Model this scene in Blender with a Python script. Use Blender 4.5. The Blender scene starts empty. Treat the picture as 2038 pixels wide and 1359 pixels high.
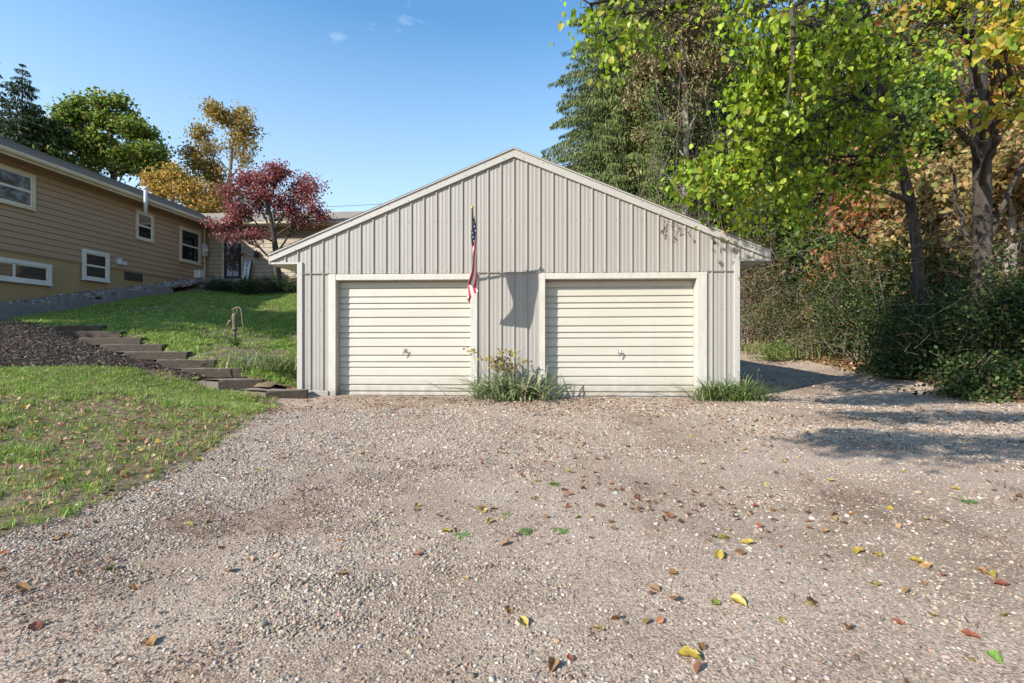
import bpy, math, random
import numpy as np
from mathutils import Vector, Matrix

# ------------------------------------------------------------------ camera, world, sun, exposure
SC = bpy.context.scene
COL = SC.collection
YAW = math.radians(2.6)
F = 960.0            # focal length in pixels of the 2038 px wide photograph
CX, CY = 1019.0, 675.0
CAMZ = 1.03
cam_d = bpy.data.cameras.new("camera")
cam_d.sensor_width = 36.0
cam_d.lens = F / 2038.0 * 36.0
cam_d.shift_y = -4.5 / 2038.0
cam_d.clip_start = 0.05
cam_d.clip_end = 2000.0
cam = bpy.data.objects.new("camera", cam_d)
COL.objects.link(cam)
cam.location = (0, 0, CAMZ)
cam.rotation_euler = (math.pi / 2, 0, YAW)
SC.camera = cam

SUN = Vector((1.2, 1.0, -0.92)).normalized()      # direction the light travels
W = bpy.data.worlds.new("World")
SC.world = W
W.use_nodes = True
wn, wl = W.node_tree.nodes, W.node_tree.links
wn.clear()
sky = wn.new("ShaderNodeTexSky")
sky.sky_type = 'NISHITA'
sky.sun_disc = False
sky.sun_elevation = math.asin(-SUN.z)
sky.sun_rotation = math.atan2(-SUN.x, -SUN.y) % (2 * math.pi)
sky.air_density = 1.5
sky.dust_density = 0.3
sky.ozone_density = 4.0
bg = wn.new("ShaderNodeBackground")
bg.inputs['Strength'].default_value = 0.15
wo = wn.new("ShaderNodeOutputWorld")
# thin wisps of cloud, by direction
tc = wn.new("ShaderNodeTexCoord")
mp = wn.new("ShaderNodeMapping")
mp.inputs['Scale'].default_value = (1.0, 1.0, 2.6)
mp.inputs['Location'].default_value = (0.35, 0.2, 0.1)
mp.inputs['Rotation'].default_value = (0, 0, math.radians(-14.5))
nz = wn.new("ShaderNodeTexNoise")
nz.inputs['Scale'].default_value = 3.2
nz.inputs['Detail'].default_value = 9
nz.inputs['Roughness'].default_value = 0.62
rp = wn.new("ShaderNodeValToRGB")
rp.color_ramp.elements[0].position = 0.62
rp.color_ramp.elements[1].position = 0.92
mx = wn.new("ShaderNodeMix")
mx.data_type = 'RGBA'
mx.inputs[7].default_value = (5.2, 5.6, 6.2, 1)
wl.new(tc.outputs['Generated'], mp.inputs['Vector'])
wl.new(mp.outputs['Vector'], nz.inputs['Vector'])
wl.new(nz.outputs['Fac'], rp.inputs['Fac'])
wl.new(rp.outputs['Color'], mx.inputs[0])
hsv = wn.new('ShaderNodeHueSaturation')
hsv.inputs['Saturation'].default_value = 1.2
wl.new(sky.outputs['Color'], hsv.inputs['Color'])
sepd = wn.new('ShaderNodeSeparateXYZ')
wl.new(tc.outputs['Generated'], sepd.inputs[0])
hzr = wn.new('ShaderNodeMapRange')           # pale haze low in the sky, the same all round
hzr.inputs[1].default_value = 0.0; hzr.inputs[2].default_value = 0.55; hzr.inputs[3].default_value = 0.62; hzr.inputs[4].default_value = 0.0
wl.new(sepd.outputs[2], hzr.inputs[0])
hmx = wn.new('ShaderNodeMix'); hmx.data_type = 'RGBA'
hmx.inputs[7].default_value = (4.3, 4.9, 5.5, 1)
wl.new(hzr.outputs[0], hmx.inputs[0]); wl.new(hsv.outputs['Color'], hmx.inputs[6])
wl.new(hmx.outputs[2], mx.inputs[6])
wl.new(mx.outputs[2], bg.inputs['Color'])
wl.new(bg.outputs['Background'], wo.inputs['Surface'])

sun_d = bpy.data.lights.new("sun", 'SUN')
sun_d.energy = 4.6
sun_d.angle = math.radians(0.55)
sun_d.color = (1.0, 0.945, 0.86)
sun = bpy.data.objects.new("sun", sun_d)
COL.objects.link(sun)
sun.rotation_euler = SUN.to_track_quat('-Z', 'Y').to_euler()
sun.location = (-20, -20, 30)

SC.view_settings.view_transform = 'Standard'
SC.view_settings.look = 'None'
SC.view_settings.gamma = 1.0
SC.view_settings.exposure = 0.72
SC.render.engine = 'CYCLES'
SC.cycles.max_bounces = 6
SC.cycles.diffuse_bounces = 3
SC.cycles.transparent_max_bounces = 6
SC.cycles.use_denoising = True
try:
    SC.cycles.denoiser = 'OPENIMAGEDENOISE'
    SC.cycles.denoising_prefilter = 'ACCURATE'
except Exception:
    pass

rng = np.random.default_rng(7)
R = random.Random(11)

# ------------------------------------------------------------------ pixel helpers
SA, CA = math.sin(YAW), math.cos(YAW)
def ray(px, py):
    u = (px - CX) / F
    return np.array([u * CA - SA, u * SA + CA, -(py - CY) / F])
O = np.array([0.0, 0.0, CAMZ])
def P(px, py, d):
    return O + ray(px, py) * d
def onY(px, py, Y):
    r = ray(px, py); return O + r * (Y / r[1])
def onX(px, py, X):
    r = ray(px, py); return O + r * (X / r[0])
def pix(p):
    x, y, z = p[0], p[1], p[2] - CAMZ
    d = -x * SA + y * CA
    return CX + F * (x * CA + y * SA) / d, CY - F * z / d, d

# ------------------------------------------------------------------ object helpers
def tag(o, label=None, cat=None, group=None, kind=None):
    if label: o["label"] = label
    if cat: o["category"] = cat
    if group: o["group"] = group
    if kind: o["kind"] = kind
    return o

def thing(name, label, cat, loc=(0, 0, 0), group=None):
    o = bpy.data.objects.new(name, None)
    o.empty_display_size = 0.2
    COL.objects.link(o)
    o.location = [float(v) for v in loc]
    return tag(o, label, cat, group)

def world_loc(o):
    l = Vector((0, 0, 0))
    while o is not None:
        l += o.location; o = o.parent
    return l

def mesh_obj(name, verts, faces, mat, parent=None, smooth=False, tint=None, mats=None, fmat=None):
    me = bpy.data.meshes.new(name)
    v = np.asarray(verts, dtype=np.float64)
    if parent is not None:
        v = v - np.array(world_loc(parent))
    if isinstance(faces, np.ndarray):
        n, k = faces.shape
        me.vertices.add(len(v)); me.vertices.foreach_set("co", v.astype(np.float32).ravel())
        me.loops.add(n * k); me.loops.foreach_set("vertex_index", faces.astype(np.int32).ravel())
        me.polygons.add(n)
        me.polygons.foreach_set("loop_start", np.arange(0, n * k, k, dtype=np.int32))
        me.update(calc_edges=True)
    else:
        me.from_pydata([tuple(p) for p in v], [], faces)
        me.update()
    if tint is not None:
        a = me.attributes.new("tint", 'FLOAT_COLOR', 'POINT')
        a.data.foreach_set("color", np.asarray(tint, dtype=np.float32).ravel())
    if mats:
        for m in mats: me.materials.append(m)
        if fmat is not None:
            me.polygons.foreach_set("material_index", np.asarray(fmat, dtype=np.int32))
    elif mat is not None:
        me.materials.append(mat)
    if smooth:
        me.polygons.foreach_set("use_smooth", [True] * len(me.polygons))
    me.update()
    o = bpy.data.objects.new(name, me)
    COL.objects.link(o)
    if parent is not None: o.parent = parent
    return o

class MB:
    def __init__(s): s.v = []; s.f = []
    def add(s, vs, fs):
        n = len(s.v); s.v += [tuple(map(float, p)) for p in vs]; s.f += [[i + n for i in f] for f in fs]; return s
    def box(s, x0, x1, y0, y1, z0, z1):
        return s.obox((0, 0, 0), (1, 0, 0), (0, 1, 0), (0, 0, 1), x0, x1, y0, y1, z0, z1)
    def obox(s, o, e1, e2, e3, a0, a1, b0, b1, c0, c1):
        o, e1, e2, e3 = (np.array(t, dtype=float) for t in (o, e1, e2, e3))
        vs = [o + e1 * a + e2 * b + e3 * c for c in (c0, c1) for b in (b0, b1) for a in (a0, a1)]
        fs = [[0, 2, 3, 1], [4, 5, 7, 6], [0, 1, 5, 4], [2, 6, 7, 3], [0, 4, 6, 2], [1, 3, 7, 5]]
        if np.dot(np.cross(e1, e2), e3) * (a1 - a0) * (b1 - b0) * (c1 - c0) < 0:
            fs = [f[::-1] for f in fs]
        return s.add(vs, fs)
    def bbox(s, x0, x1, y0, y1, z0, z1, b=0.006):      # box with chamfered upright and level edges
        xs = (x0, x1); ys = (y0, y1); zs = (z0, z1)
        import bmesh
        bm = bmesh.new()
        vs = [bm.verts.new((x, y, z)) for z in zs for y in ys for x in xs]
        for f in ([0, 2, 3, 1], [4, 5, 7, 6], [0, 1, 5, 4], [2, 6, 7, 3], [0, 4, 6, 2], [1, 3, 7, 5]):
            bm.faces.new([vs[i] for i in f])
        bmesh.ops.bevel(bm, geom=list(bm.edges), offset=b, segments=1, affect='EDGES')
        bm.verts.index_update()
        s.add([v.co for v in bm.verts], [[v.index for v in f.verts] for f in bm.faces])
        bm.free(); return s
    def tube(s, pts, radii, n=6, cap=True):
        pts = [np.array(p, dtype=float) for p in pts]
        if np.isscalar(radii): radii = [radii] * len(pts)
        rings = []
        t0 = pts[1] - pts[0]
        up = np.array([0, 0, 1.0]) if abs(t0[2]) < 0.9 * np.linalg.norm(t0) else np.array([1.0, 0, 0])
        a = np.cross(t0, up); a /= np.linalg.norm(a) + 1e-9
        vs = []
        for i, p in enumerate(pts):
            t = pts[min(i + 1, len(pts) - 1)] - pts[max(i - 1, 0)]
            t = t / (np.linalg.norm(t) + 1e-9)
            a = a - t * np.dot(a, t); a /= np.linalg.norm(a) + 1e-9
            b = np.cross(t, a)
            for k in range(n):
                q = 2 * math.pi * k / n
                vs.append(p + (a * math.cos(q) + b * math.sin(q)) * radii[i])
        fs = []
        for i in range(len(pts) - 1):
            for k in range(n):
                k2 = (k + 1) % n
                fs.append([i * n + k, i * n + k2, (i + 1) * n + k2, (i + 1) * n + k])
        if cap:
            fs.append(list(range(n))[::-1]); fs.append([(len(pts) - 1) * n + k for k in range(n)])
        return s.add(vs, fs)
    def lathe(s, c, prof, n=12, axis='Z'):
        vs = []; fs = []
        for (r, z) in prof:
            for k in range(n):
                q = 2 * math.pi * k / n
                d = (r * math.cos(q), r * math.sin(q), z) if axis == 'Z' else (r * math.cos(q), z, r * math.sin(q))
                vs.append((c[0] + d[0], c[1] + d[1], c[2] + d[2]))
        for i in range(len(prof) - 1):
            for k in range(n):
                k2 = (k + 1) % n
                fs.append([i * n + k, i * n + k2, (i + 1) * n + k2, (i + 1) * n + k])
        fs.append(list(range(n))[::-1]); fs.append([(len(prof) - 1) * n + k for k in range(n)])
        return s.add(vs, fs)
    def build(s, name, mat, parent=None, smooth=False):
        return mesh_obj(name, s.v, s.f, mat, parent, smooth)

# ------------------------------------------------------------------ materials
def _n(nt, t, **k):
    n = nt.nodes.new(t)
    for a, b in k.items(): setattr(n, a, b)
    return n

def material(name, col, rough=0.6, var=None, vscale=3.0, fine=None, fscale=60.0, bump=0.0, bscale=40.0,
             metallic=0.0, spec=0.5, stretch=(1, 1, 1), detail=6.0):
    """col plus a large soft variation (var colour) plus a fine one (fine colour), with fine relief"""
    m = bpy.data.materials.new(name); m.use_nodes = True
    nt = m.node_tree; b = nt.nodes['Principled BSDF']; L = nt.links
    b.inputs['Roughness'].default_value = rough
    b.inputs['Metallic'].default_value = metallic
    b.inputs['Specular IOR Level'].default_value = spec
    tcn = _n(nt, 'ShaderNodeTexCoord'); mpn = _n(nt, 'ShaderNodeMapping')
    mpn.inputs['Scale'].default_value = stretch
    L.new(tcn.outputs['Object'], mpn.inputs['Vector'])
    cur = None
    def layer(cur, c2, sc, lo, hi):
        t = _n(nt, 'ShaderNodeTexNoise'); t.inputs['Scale'].default_value = sc; t.inputs['Detail'].default_value = detail
        t.inputs['Roughness'].default_value = 0.65
        L.new(mpn.outputs['Vector'], t.inputs['Vector'])
        r = _n(nt, 'ShaderNodeMapRange'); r.inputs[1].default_value = lo; r.inputs[2].default_value = hi
        L.new(t.outputs['Fac'], r.inputs[0])
        x = _n(nt, 'ShaderNodeMix', data_type='RGBA')
        x.inputs[7].default_value = (*c2, 1)
        if cur is None: x.inputs[6].default_value = (*col, 1)
        else: L.new(cur, x.inputs[6])
        L.new(r.outputs[0], x.inputs[0])
        return x.outputs[2]
    if var is not None: cur = layer(cur, var, vscale, 0.38, 0.72)
    if fine is not None: cur = layer(cur, fine, fscale, 0.45, 0.72)
    if cur is None: b.inputs['Base Color'].default_value = (*col, 1)
    else: L.new(cur, b.inputs['Base Color'])
    if bump:
        t = _n(nt, 'ShaderNodeTexNoise'); t.inputs['Scale'].default_value = bscale; t.inputs['Detail'].default_value = 5
        L.new(mpn.outputs['Vector'], t.inputs['Vector'])
        bp = _n(nt, 'ShaderNodeBump'); bp.inputs['Strength'].default_value = bump; bp.inputs['Distance'].default_value = 0.02
        L.new(t.outputs['Fac'], bp.inputs['Height']); L.new(bp.outputs['Normal'], b.inputs['Normal'])
    return m

def leaf_material(name, rough=0.45, trans=0.35, spec=0.4, attr='GEOMETRY'):
    m = bpy.data.materials.new(name); m.use_nodes = True
    nt = m.node_tree; b = nt.nodes['Principled BSDF']; L = nt.links
    out = nt.nodes['Material Output']
    a = _n(nt, 'ShaderNodeAttribute', attribute_type=attr, attribute_name='tint')
    b.inputs['Roughness'].default_value = rough
    b.inputs['Specular IOR Level'].default_value = spec
    L.new(a.outputs['Color'], b.inputs['Base Color'])
    if trans > 0:
        t = _n(nt, 'ShaderNodeBsdfTranslucent')
        h = _n(nt, 'ShaderNodeHueSaturation'); h.inputs['Value'].default_value = 1.25; h.inputs['Saturation'].default_value = 1.1
        L.new(a.outputs['Color'], h.inputs['Color']); L.new(h.outputs['Color'], t.inputs['Color'])
        x = _n(nt, 'ShaderNodeMixShader'); x.inputs[0].default_value = trans
        L.new(b.outputs[0], x.inputs[1]); L.new(t.outputs[0], x.inputs[2]); L.new(x.outputs[0], out.inputs['Surface'])
    return m

M = {}
M['siding'] = material('garage_steel', (0.345, 0.318, 0.287), 0.5, var=(0.305, 0.28, 0.252), vscale=2.5, fine=(0.312, 0.287, 0.26), fscale=9, stretch=(6, 6, .35), bump=0.02, bscale=8)
M['trim'] = material('garage_trim', (0.45, 0.425, 0.39), 0.5, var=(0.41, 0.385, 0.35), vscale=2.0, fine=(0.38, 0.355, 0.315), fscale=25)
M['casing'] = material('casing_paint', (0.53, 0.505, 0.45), 0.55, var=(0.485, 0.455, 0.395), vscale=2.0, fine=(0.45, 0.42, 0.36), fscale=12, stretch=(1, 1, .4))
M['door'] = material('door_paint', (0.515, 0.48, 0.412), 0.45, var=(0.465, 0.43, 0.362), vscale=1.5, fine=(0.48, 0.445, 0.378), fscale=14, stretch=(.5, 1, 2))
def splash(m, dirt=(.20, .15, .11), top=.42, amount=.75, streak=(.30, .27, .24), samount=.35):
    """mud splash in the lowest part and faint rain streaks"""
    nt = m.node_tree; L = nt.links; b = nt.nodes['Principled BSDF']
    src = b.inputs['Base Color'].links[0].from_socket
    tcn = _n(nt, 'ShaderNodeTexCoord'); sp = _n(nt, 'ShaderNodeSeparateXYZ'); L.new(tcn.outputs['Object'], sp.inputs[0])
    r = _n(nt, 'ShaderNodeMapRange'); r.inputs[1].default_value = top; r.inputs[2].default_value = 0.0; L.new(sp.outputs[2], r.inputs[0])
    t = _n(nt, 'ShaderNodeTexNoise'); t.inputs['Scale'].default_value = 7.0; t.inputs['Detail'].default_value = 8; L.new(tcn.outputs['Object'], t.inputs['Vector'])
    p = _n(nt, 'ShaderNodeMath', operation='MULTIPLY'); L.new(r.outputs[0], p.inputs[0]); L.new(t.outputs['Fac'], p.inputs[1])
    q = _n(nt, 'ShaderNodeMath', operation='POWER'); q.inputs[1].default_value = 1.6; L.new(p.outputs[0], q.inputs[0])
    q2 = _n(nt, 'ShaderNodeMath', operation='MULTIPLY', use_clamp=True); q2.inputs[1].default_value = amount * 2; L.new(q.outputs[0], q2.inputs[0])
    x = _n(nt, 'ShaderNodeMix', data_type='RGBA'); x.inputs[7].default_value = (*dirt, 1); L.new(src, x.inputs[6]); L.new(q2.outputs[0], x.inputs[0])
    mpn = _n(nt, 'ShaderNodeMapping'); mpn.inputs['Scale'].default_value = (14, 14, .5); L.new(tcn.outputs['Object'], mpn.inputs['Vector'])
    t2 = _n(nt, 'ShaderNodeTexNoise'); t2.inputs['Scale'].default_value = 1.0; t2.inputs['Detail'].default_value = 6; L.new(mpn.outputs['Vector'], t2.inputs['Vector'])
    r2 = _n(nt, 'ShaderNodeMapRange'); r2.inputs[1].default_value = .58; r2.inputs[2].default_value = .85; r2.inputs[4].default_value = samount; L.new(t2.outputs['Fac'], r2.inputs[0])
    y = _n(nt, 'ShaderNodeMix', data_type='RGBA'); y.inputs[7].default_value = (*streak, 1); L.new(x.outputs[2], y.inputs[6]); L.new(r2.outputs[0], y.inputs[0])
    L.new(y.outputs[2], b.inputs['Base Color'])
for k_ in ('siding', 'casing', 'door'): splash(M[k_], samount=.35 if k_ == 'siding' else .22)
M['soffit'] = material('soffit_paint', (0.62, 0.58, 0.5), 0.6, var=(0.55, 0.51, 0.43), vscale=3)
M['roofmetal'] = material('roof_metal', (0.42, 0.39, 0.35), 0.5, var=(0.36, 0.33, 0.3), vscale=2)
M['concrete'] = material('concrete', (0.34, 0.32, 0.29), 0.9, var=(0.22, 0.205, 0.18), vscale=3, fine=(0.42, 0.4, 0.36), fscale=60, bump=0.4, bscale=60)
M['dark'] = material('dark_gap', (0.03, 0.028, 0.026), 0.8)
M['screw'] = material('screw_steel', (0.10, 0.09, 0.085), 0.5)
M['chrome'] = material('handle_chrome', (0.7, 0.7, 0.72), 0.22, metallic=1.0)
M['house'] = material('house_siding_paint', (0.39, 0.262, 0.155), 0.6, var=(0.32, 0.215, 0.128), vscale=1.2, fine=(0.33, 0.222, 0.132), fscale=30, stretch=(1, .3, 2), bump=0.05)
M['housebase'] = material('house_foundation_paint', (0.40, 0.262, 0.115), 0.75, var=(0.32, 0.212, 0.1), vscale=1.5, fine=(0.3, 0.23, 0.13), fscale=40, bump=0.15, bscale=50)
M['htrim'] = material('house_trim_paint', (0.60, 0.52, 0.37), 0.5, var=(0.52, 0.45, 0.31), vscale=3)
M['hwhite'] = material('white_trim_paint', (0.68, 0.66, 0.6), 0.5, var=(0.58, 0.55, 0.48), vscale=4)
M['shingle'] = material('shingle', (0.135, 0.115, 0.1), 0.9, var=(0.19, 0.165, 0.14), vscale=1.2, fine=(0.07, 0.06, 0.055), fscale=45, bump=0.4, bscale=60)
M['shingle2'] = material('shingle_pale', (0.27, 0.235, 0.195), 0.9, var=(0.33, 0.29, 0.24), vscale=1.5, fine=(0.17, 0.145, 0.12), fscale=40, bump=0.4, bscale=60)
M['glass'] = material('window_glass', (0.012, 0.014, 0.015), 0.04, spec=0.9)
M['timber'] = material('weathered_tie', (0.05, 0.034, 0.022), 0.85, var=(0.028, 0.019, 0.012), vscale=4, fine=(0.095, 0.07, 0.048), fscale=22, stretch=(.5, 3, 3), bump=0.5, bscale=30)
M['timber_top'] = material('sunlit_weathered_tie', (0.25, 0.205, 0.16), 0.9, var=(0.15, 0.115, 0.085), vscale=5, fine=(0.32, 0.27, 0.22), fscale=25, bump=0.5, bscale=30)  # weathered grey tie tops, paler to carry the sunlit edge in the colour
M['tread'] = material('tread_soil', (0.21, 0.165, 0.125), 0.95, var=(0.13, 0.095, 0.066), vscale=5, fine=(0.3, 0.25, 0.195), fscale=50, bump=0.6, bscale=60)
M['grey_block'] = material('retaining_block', (0.20, 0.19, 0.175), 0.9, var=(0.12, 0.11, 0.10), vscale=4, fine=(0.27, 0.255, 0.24), fscale=50, bump=0.4)
M['iron'] = material('pump_iron', (0.05, 0.065, 0.05), 0.7, var=(0.12, 0.08, 0.05), vscale=14, bump=0.3, bscale=60)
M['rust'] = material('pump_worn_paint', (0.13, 0.10, 0.062), 0.75, var=(0.07, 0.05, 0.03), vscale=16, fine=(0.22, 0.185, 0.13), fscale=60, bump=0.3, bscale=60)
M['white'] = material('white_paint', (0.75, 0.76, 0.78), 0.4)
M['door_glass'] = material('storm_door_glass', (0.42, 0.47, 0.56), 0.12, spec=0.8, var=(0.36, 0.41, 0.5), vscale=2)
M['black'] = material('black_paint', (0.02, 0.021, 0.024), 0.4)
M['pvc'] = material('pipe_grey', (0.55, 0.55, 0.55), 0.5)
M['gold'] = material('gold_ball', (0.55, 0.36, 0.10), 0.35, metallic=0.7)
M['pole'] = material('flag_pole', (0.03, 0.03, 0.03), 0.45)
M['wire'] = material('cable', (0.05, 0.05, 0.055), 0.6)
M['bark'] = material('bark_brown', (0.036, 0.027, 0.021), 0.95, var=(0.105, 0.083, 0.065), vscale=5, fine=(0.05, 0.04, 0.03), fscale=18, stretch=(2, 2, .5), bump=0.9, bscale=16)
M['bark_grey'] = material('bark_grey', (0.24, 0.215, 0.19), 0.95, var=(0.13, 0.11, 0.095), vscale=5, fine=(0.33, 0.3, 0.27), fscale=25, stretch=(2, 2, .6), bump=0.7, bscale=18)
M['twig'] = material('dry_twig', (0.19, 0.145, 0.11), 0.9, var=(0.11, 0.085, 0.065), vscale=4)
M['leaf'] = leaf_material('leaf', 0.5, 0.38, 0.25)
M['leaf_i'] = leaf_material('leaf_scattered', 0.6, 0.2, 0.3, 'INSTANCER')
M['needle'] = leaf_material('needle', 0.6, 0.12, 0.3)
M['blade'] = leaf_material('blade', 0.5, 0.3, 0.4)
M['stone'] = leaf_material('pebble', 0.75, 0.0, 0.3, 'INSTANCER')
M['grass_i'] = leaf_material('grass_blade', 0.55, 0.28, 0.3, 'INSTANCER')
M['chip'] = leaf_material('bark_chip', 0.85, 0.0, 0.25, 'INSTANCER')

def ground_material(name, stops, scale, fine_stops, fscale, bump=0.6, bscale=80, cell=0.0, patch=None):
    """patches of colour (noise through a ramp), multiplied by grains (voronoi cells through a ramp)"""
    m = bpy.data.materials.new(name); m.use_nodes = True
    nt = m.node_tree; b = nt.nodes['Principled BSDF']; L = nt.links
    b.inputs['Roughness'].default_value = 0.95; b.inputs['Specular IOR Level'].default_value = 0.2
    tcn = _n(nt, 'ShaderNodeTexCoord')
    t = _n(nt, 'ShaderNodeTexNoise'); t.inputs['Scale'].default_value = scale; t.inputs['Detail'].default_value = 8; t.inputs['Roughness'].default_value = 0.68
    L.new(tcn.outputs['Object'], t.inputs['Vector'])
    r = _n(nt, 'ShaderNodeValToRGB')
    while len(r.color_ramp.elements) < len(stops): r.color_ramp.elements.new(0.5)
    for e, (p, c) in zip(r.color_ramp.elements, stops): e.position = p; e.color = (*c, 1)
    L.new(t.outputs['Fac'], r.inputs['Fac'])
    v = _n(nt, 'ShaderNodeTexVoronoi'); v.inputs['Scale'].default_value = fscale; v.inputs['Randomness'].default_value = 1.0
    L.new(tcn.outputs['Object'], v.inputs['Vector'])
    s = _n(nt, 'ShaderNodeSeparateColor'); L.new(v.outputs['Color'], s.inputs['Color'])
    r2 = _n(nt, 'ShaderNodeValToRGB')
    while len(r2.color_ramp.elements) < len(fine_stops): r2.color_ramp.elements.new(0.5)
    for e, (p, c) in zip(r2.color_ramp.elements, fine_stops): e.position = p; e.color = (*c, 1)
    L.new(s.outputs[0], r2.inputs['Fac'])
    x = _n(nt, 'ShaderNodeMix', data_type='RGBA', blend_type='MULTIPLY'); x.inputs[0].default_value = 1.0
    L.new(r.outputs['Color'], x.inputs[6]); L.new(r2.outputs['Color'], x.inputs[7])
    L.new(x.outputs[2], b.inputs['Base Color'])
    t2 = _n(nt, 'ShaderNodeTexNoise'); t2.inputs['Scale'].default_value = bscale; t2.inputs['Detail'].default_value = 4
    L.new(tcn.outputs['Object'], t2.inputs['Vector'])
    ad = _n(nt, 'ShaderNodeMath', operation='MULTIPLY_ADD'); ad.inputs[1].default_value = cell; 
    L.new(v.outputs['Distance'], ad.inputs[0]); L.new(t2.outputs['Fac'], ad.inputs[2])
    bp = _n(nt, 'ShaderNodeBump'); bp.inputs['Strength'].default_value = bump; bp.inputs['Distance'].default_value = 0.012
    L.new(ad.outputs[0], bp.inputs['Height']); L.new(bp.outputs['Normal'], b.inputs['Normal'])
    return m
G = lambda *c: tuple(c)
M['gravel'] = ground_material('gravel_dirt', [(0.30, G(.20, .14, .095)), (0.45, G(.36, .27, .20)), (0.58, G(.45, .355, .275)), (0.75, G(.31, .215, .15))], 0.55,
                              [(0.0, G(.45, .43, .42)), (0.3, G(.78, .77, .75)), (0.75, G(1.0, 1.0, 1.0)), (1.0, G(1.35, 1.35, 1.38))], 130, bump=0.35, bscale=160, cell=-0.8)
M['lawn'] = ground_material('lawn_soil', [(0.30, G(.13, .115, .055)), (0.48, G(.17, .135, .075)), (0.60, G(.24, .175, .11)), (0.78, G(.29, .205, .14))], 1.1,
                            [(0.0, G(.55, .55, .55)), (0.5, G(.95, .95, .95)), (1.0, G(1.3, 1.3, 1.2))], 70, bump=0.8, bscale=70)
M['mulch'] = ground_material('mulch', [(0.3, G(.045, .034, .028)), (0.5, G(.075, .058, .046)), (0.75, G(.11, .085, .068))], 3.0,
                             [(0.0, G(.5, .5, .5)), (0.6, G(1, 1, 1)), (1.0, G(1.7, 1.65, 1.6))], 38, bump=1.0, bscale=60)
M['hill'] = ground_material('leaf_litter', [(0.3, G(.10, .075, .045)), (0.45, G(.20, .135, .075)), (0.6, G(.28, .185, .10)), (0.78, G(.11, .115, .04))], 0.6,
                            [(0.0, G(.45, .42, .4)), (0.5, G(1, .95, .9)), (1.0, G(1.5, 1.3, 1.05))], 11, bump=1.0, bscale=20)

# ------------------------------------------------------------------ terrain heights (thin plate spline through known spots)
STEPS = []   # (left px, right px, top y, distance)
for i, (a, b, y, d) in enumerate([(535, 605, 778, 8.2), (438, 514, 756, 8.55), (362, 482, 733.5, 8.9), (312, 425, 716, 9.3), (248, 370, 700, 9.7),
                                  (200, 322, 685, 10.1), (157, 280, 671.5, 10.5), (118, 240, 659, 10.9), (97, 203, 647.5, 11.3)]):
    STEPS.append((P(a, y, d), P(b, y, d)))
ctl = []
for X in (-2.2, 0, 2, 4, 6):
    for Y in (-6, -2, 1, 4, 6.5, 8.5): ctl.append((X, Y, 0.0))
ctl += [(-3.4, 8.4, 0.0), (-4.3, 8.0, 0.0), (-3.0, 4.5, 0.03), (-3.7, 6.4, 0.05), (-2.7, 2.3, .02),
        (5, 11, .06), (6, 14, .2), (7, 17, .35), (7.6, 20, .8), (4.4, 12.5, .1), (4.4, 17, .4), (4.5, 22, 1.8),
        (8.5, 16, .55), (9.5, 18, 1.3), (8, 22, 2.0), (10, 22, 3.2), (7.7, 12.2, .22), (7.3, 8, .05), (7.4, 4, .02), (7.5, 0, 0),
        (9, 4, .3), (9, 8, .5), (10.5, 11, 1.0), (14, 6, 1.8), (14, 12, 2.8), (13, 17, 3.6), (18, 14, 5.2), (18, 22, 8), (13, 24, 5.6), (25, 20, 11),
        (22, 30, 13), (12, 32, 9), (35, 30, 16), (30, 10, 9), (30, 0, 7), (15, 0, 1.5), (5, 32, 6), (-5, 32, 4.4), (-20, 32, 4.4), (-30, 20, 4),
        (-30, 5, 1.5), (-20, 5, 1.0), (-20, -5, .5), (0, -15, 0), (20, -15, 1), (-40, 50, 5), (0, 60, 8), (40, 60, 18),
        (0, 18, 1.4), (0, 22, 2.8), (0, 26, 3.6),
        (-5, 4, .13), (-5.5, 6.4, .2), (-7, 5, .3), (-7.5, 7.4, .44), (-9, 8, .56), (-12, 6, .65), (-12, 8.6, .8), (-10.5, 9.4, .92), (-12.5, 10.6, 1.32),
        (-15, 10.3, 1.4), (-15, 12.9, 1.6), (-16.2, 14, 1.84), (-15, 16, 2.25), (-15, 19.3, 2.9), (-16.2, 21, 3.35), (-16.2, 17.5, 2.6), (-9, 2, .4), (-6, 0, .15),
        (-7.4, 11.7, .84), (-5.2, 10.2, .4), (-4.7, 9.0, .2), (-6, 14, 1.3), (-9, 14, 1.52), (-12, 14.5, 1.85), (-9, 17, 2.2), (-12, 18, 2.6), (-6, 18, 2.2),
        (-10.1, 20.1, 2.82), (-12.6, 20.8, 2.95), (-6, 20.8, 2.85), (-12, 22.4, 3.75), (-8, 22.4, 3.75), (-15, 22.3, 3.75), (-4, 23, 3.7),
        (-4.6, 12, .75), (-4.6, 15, 1.45)]
for i, (a, b) in enumerate(STEPS):
    m = (a + b) / 2
    if i > 0: ctl.append((b[0] + 0.25, b[1] + 0.1, b[2] - 0.10))
    ctl.append((m[0], m[1] - 0.1, m[2] - 0.20))
    if i > 1: ctl.append((a[0] - 0.25, a[1] - 0.35, a[2] - 0.09))
ctl = np.array(ctl)
def _phi(r2): return np.where(r2 > 1e-12, r2 * np.log(np.maximum(r2, 1e-12)), 0.0)
def _tps(c):
    n = len(c); d2 = ((c[:, None, :2] - c[None, :, :2]) ** 2).sum(-1)
    A = np.zeros((n + 3, n + 3)); A[:n, :n] = _phi(d2) + np.eye(n) * 0.06
    A[:n, n] = 1; A[:n, n + 1:] = c[:, :2]; A[n, :n] = 1; A[n + 1:, :n] = c[:, :2].T
    return np.linalg.solve(A, np.concatenate([c[:, 2], np.zeros(3)]))
_w = _tps(ctl)
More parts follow.
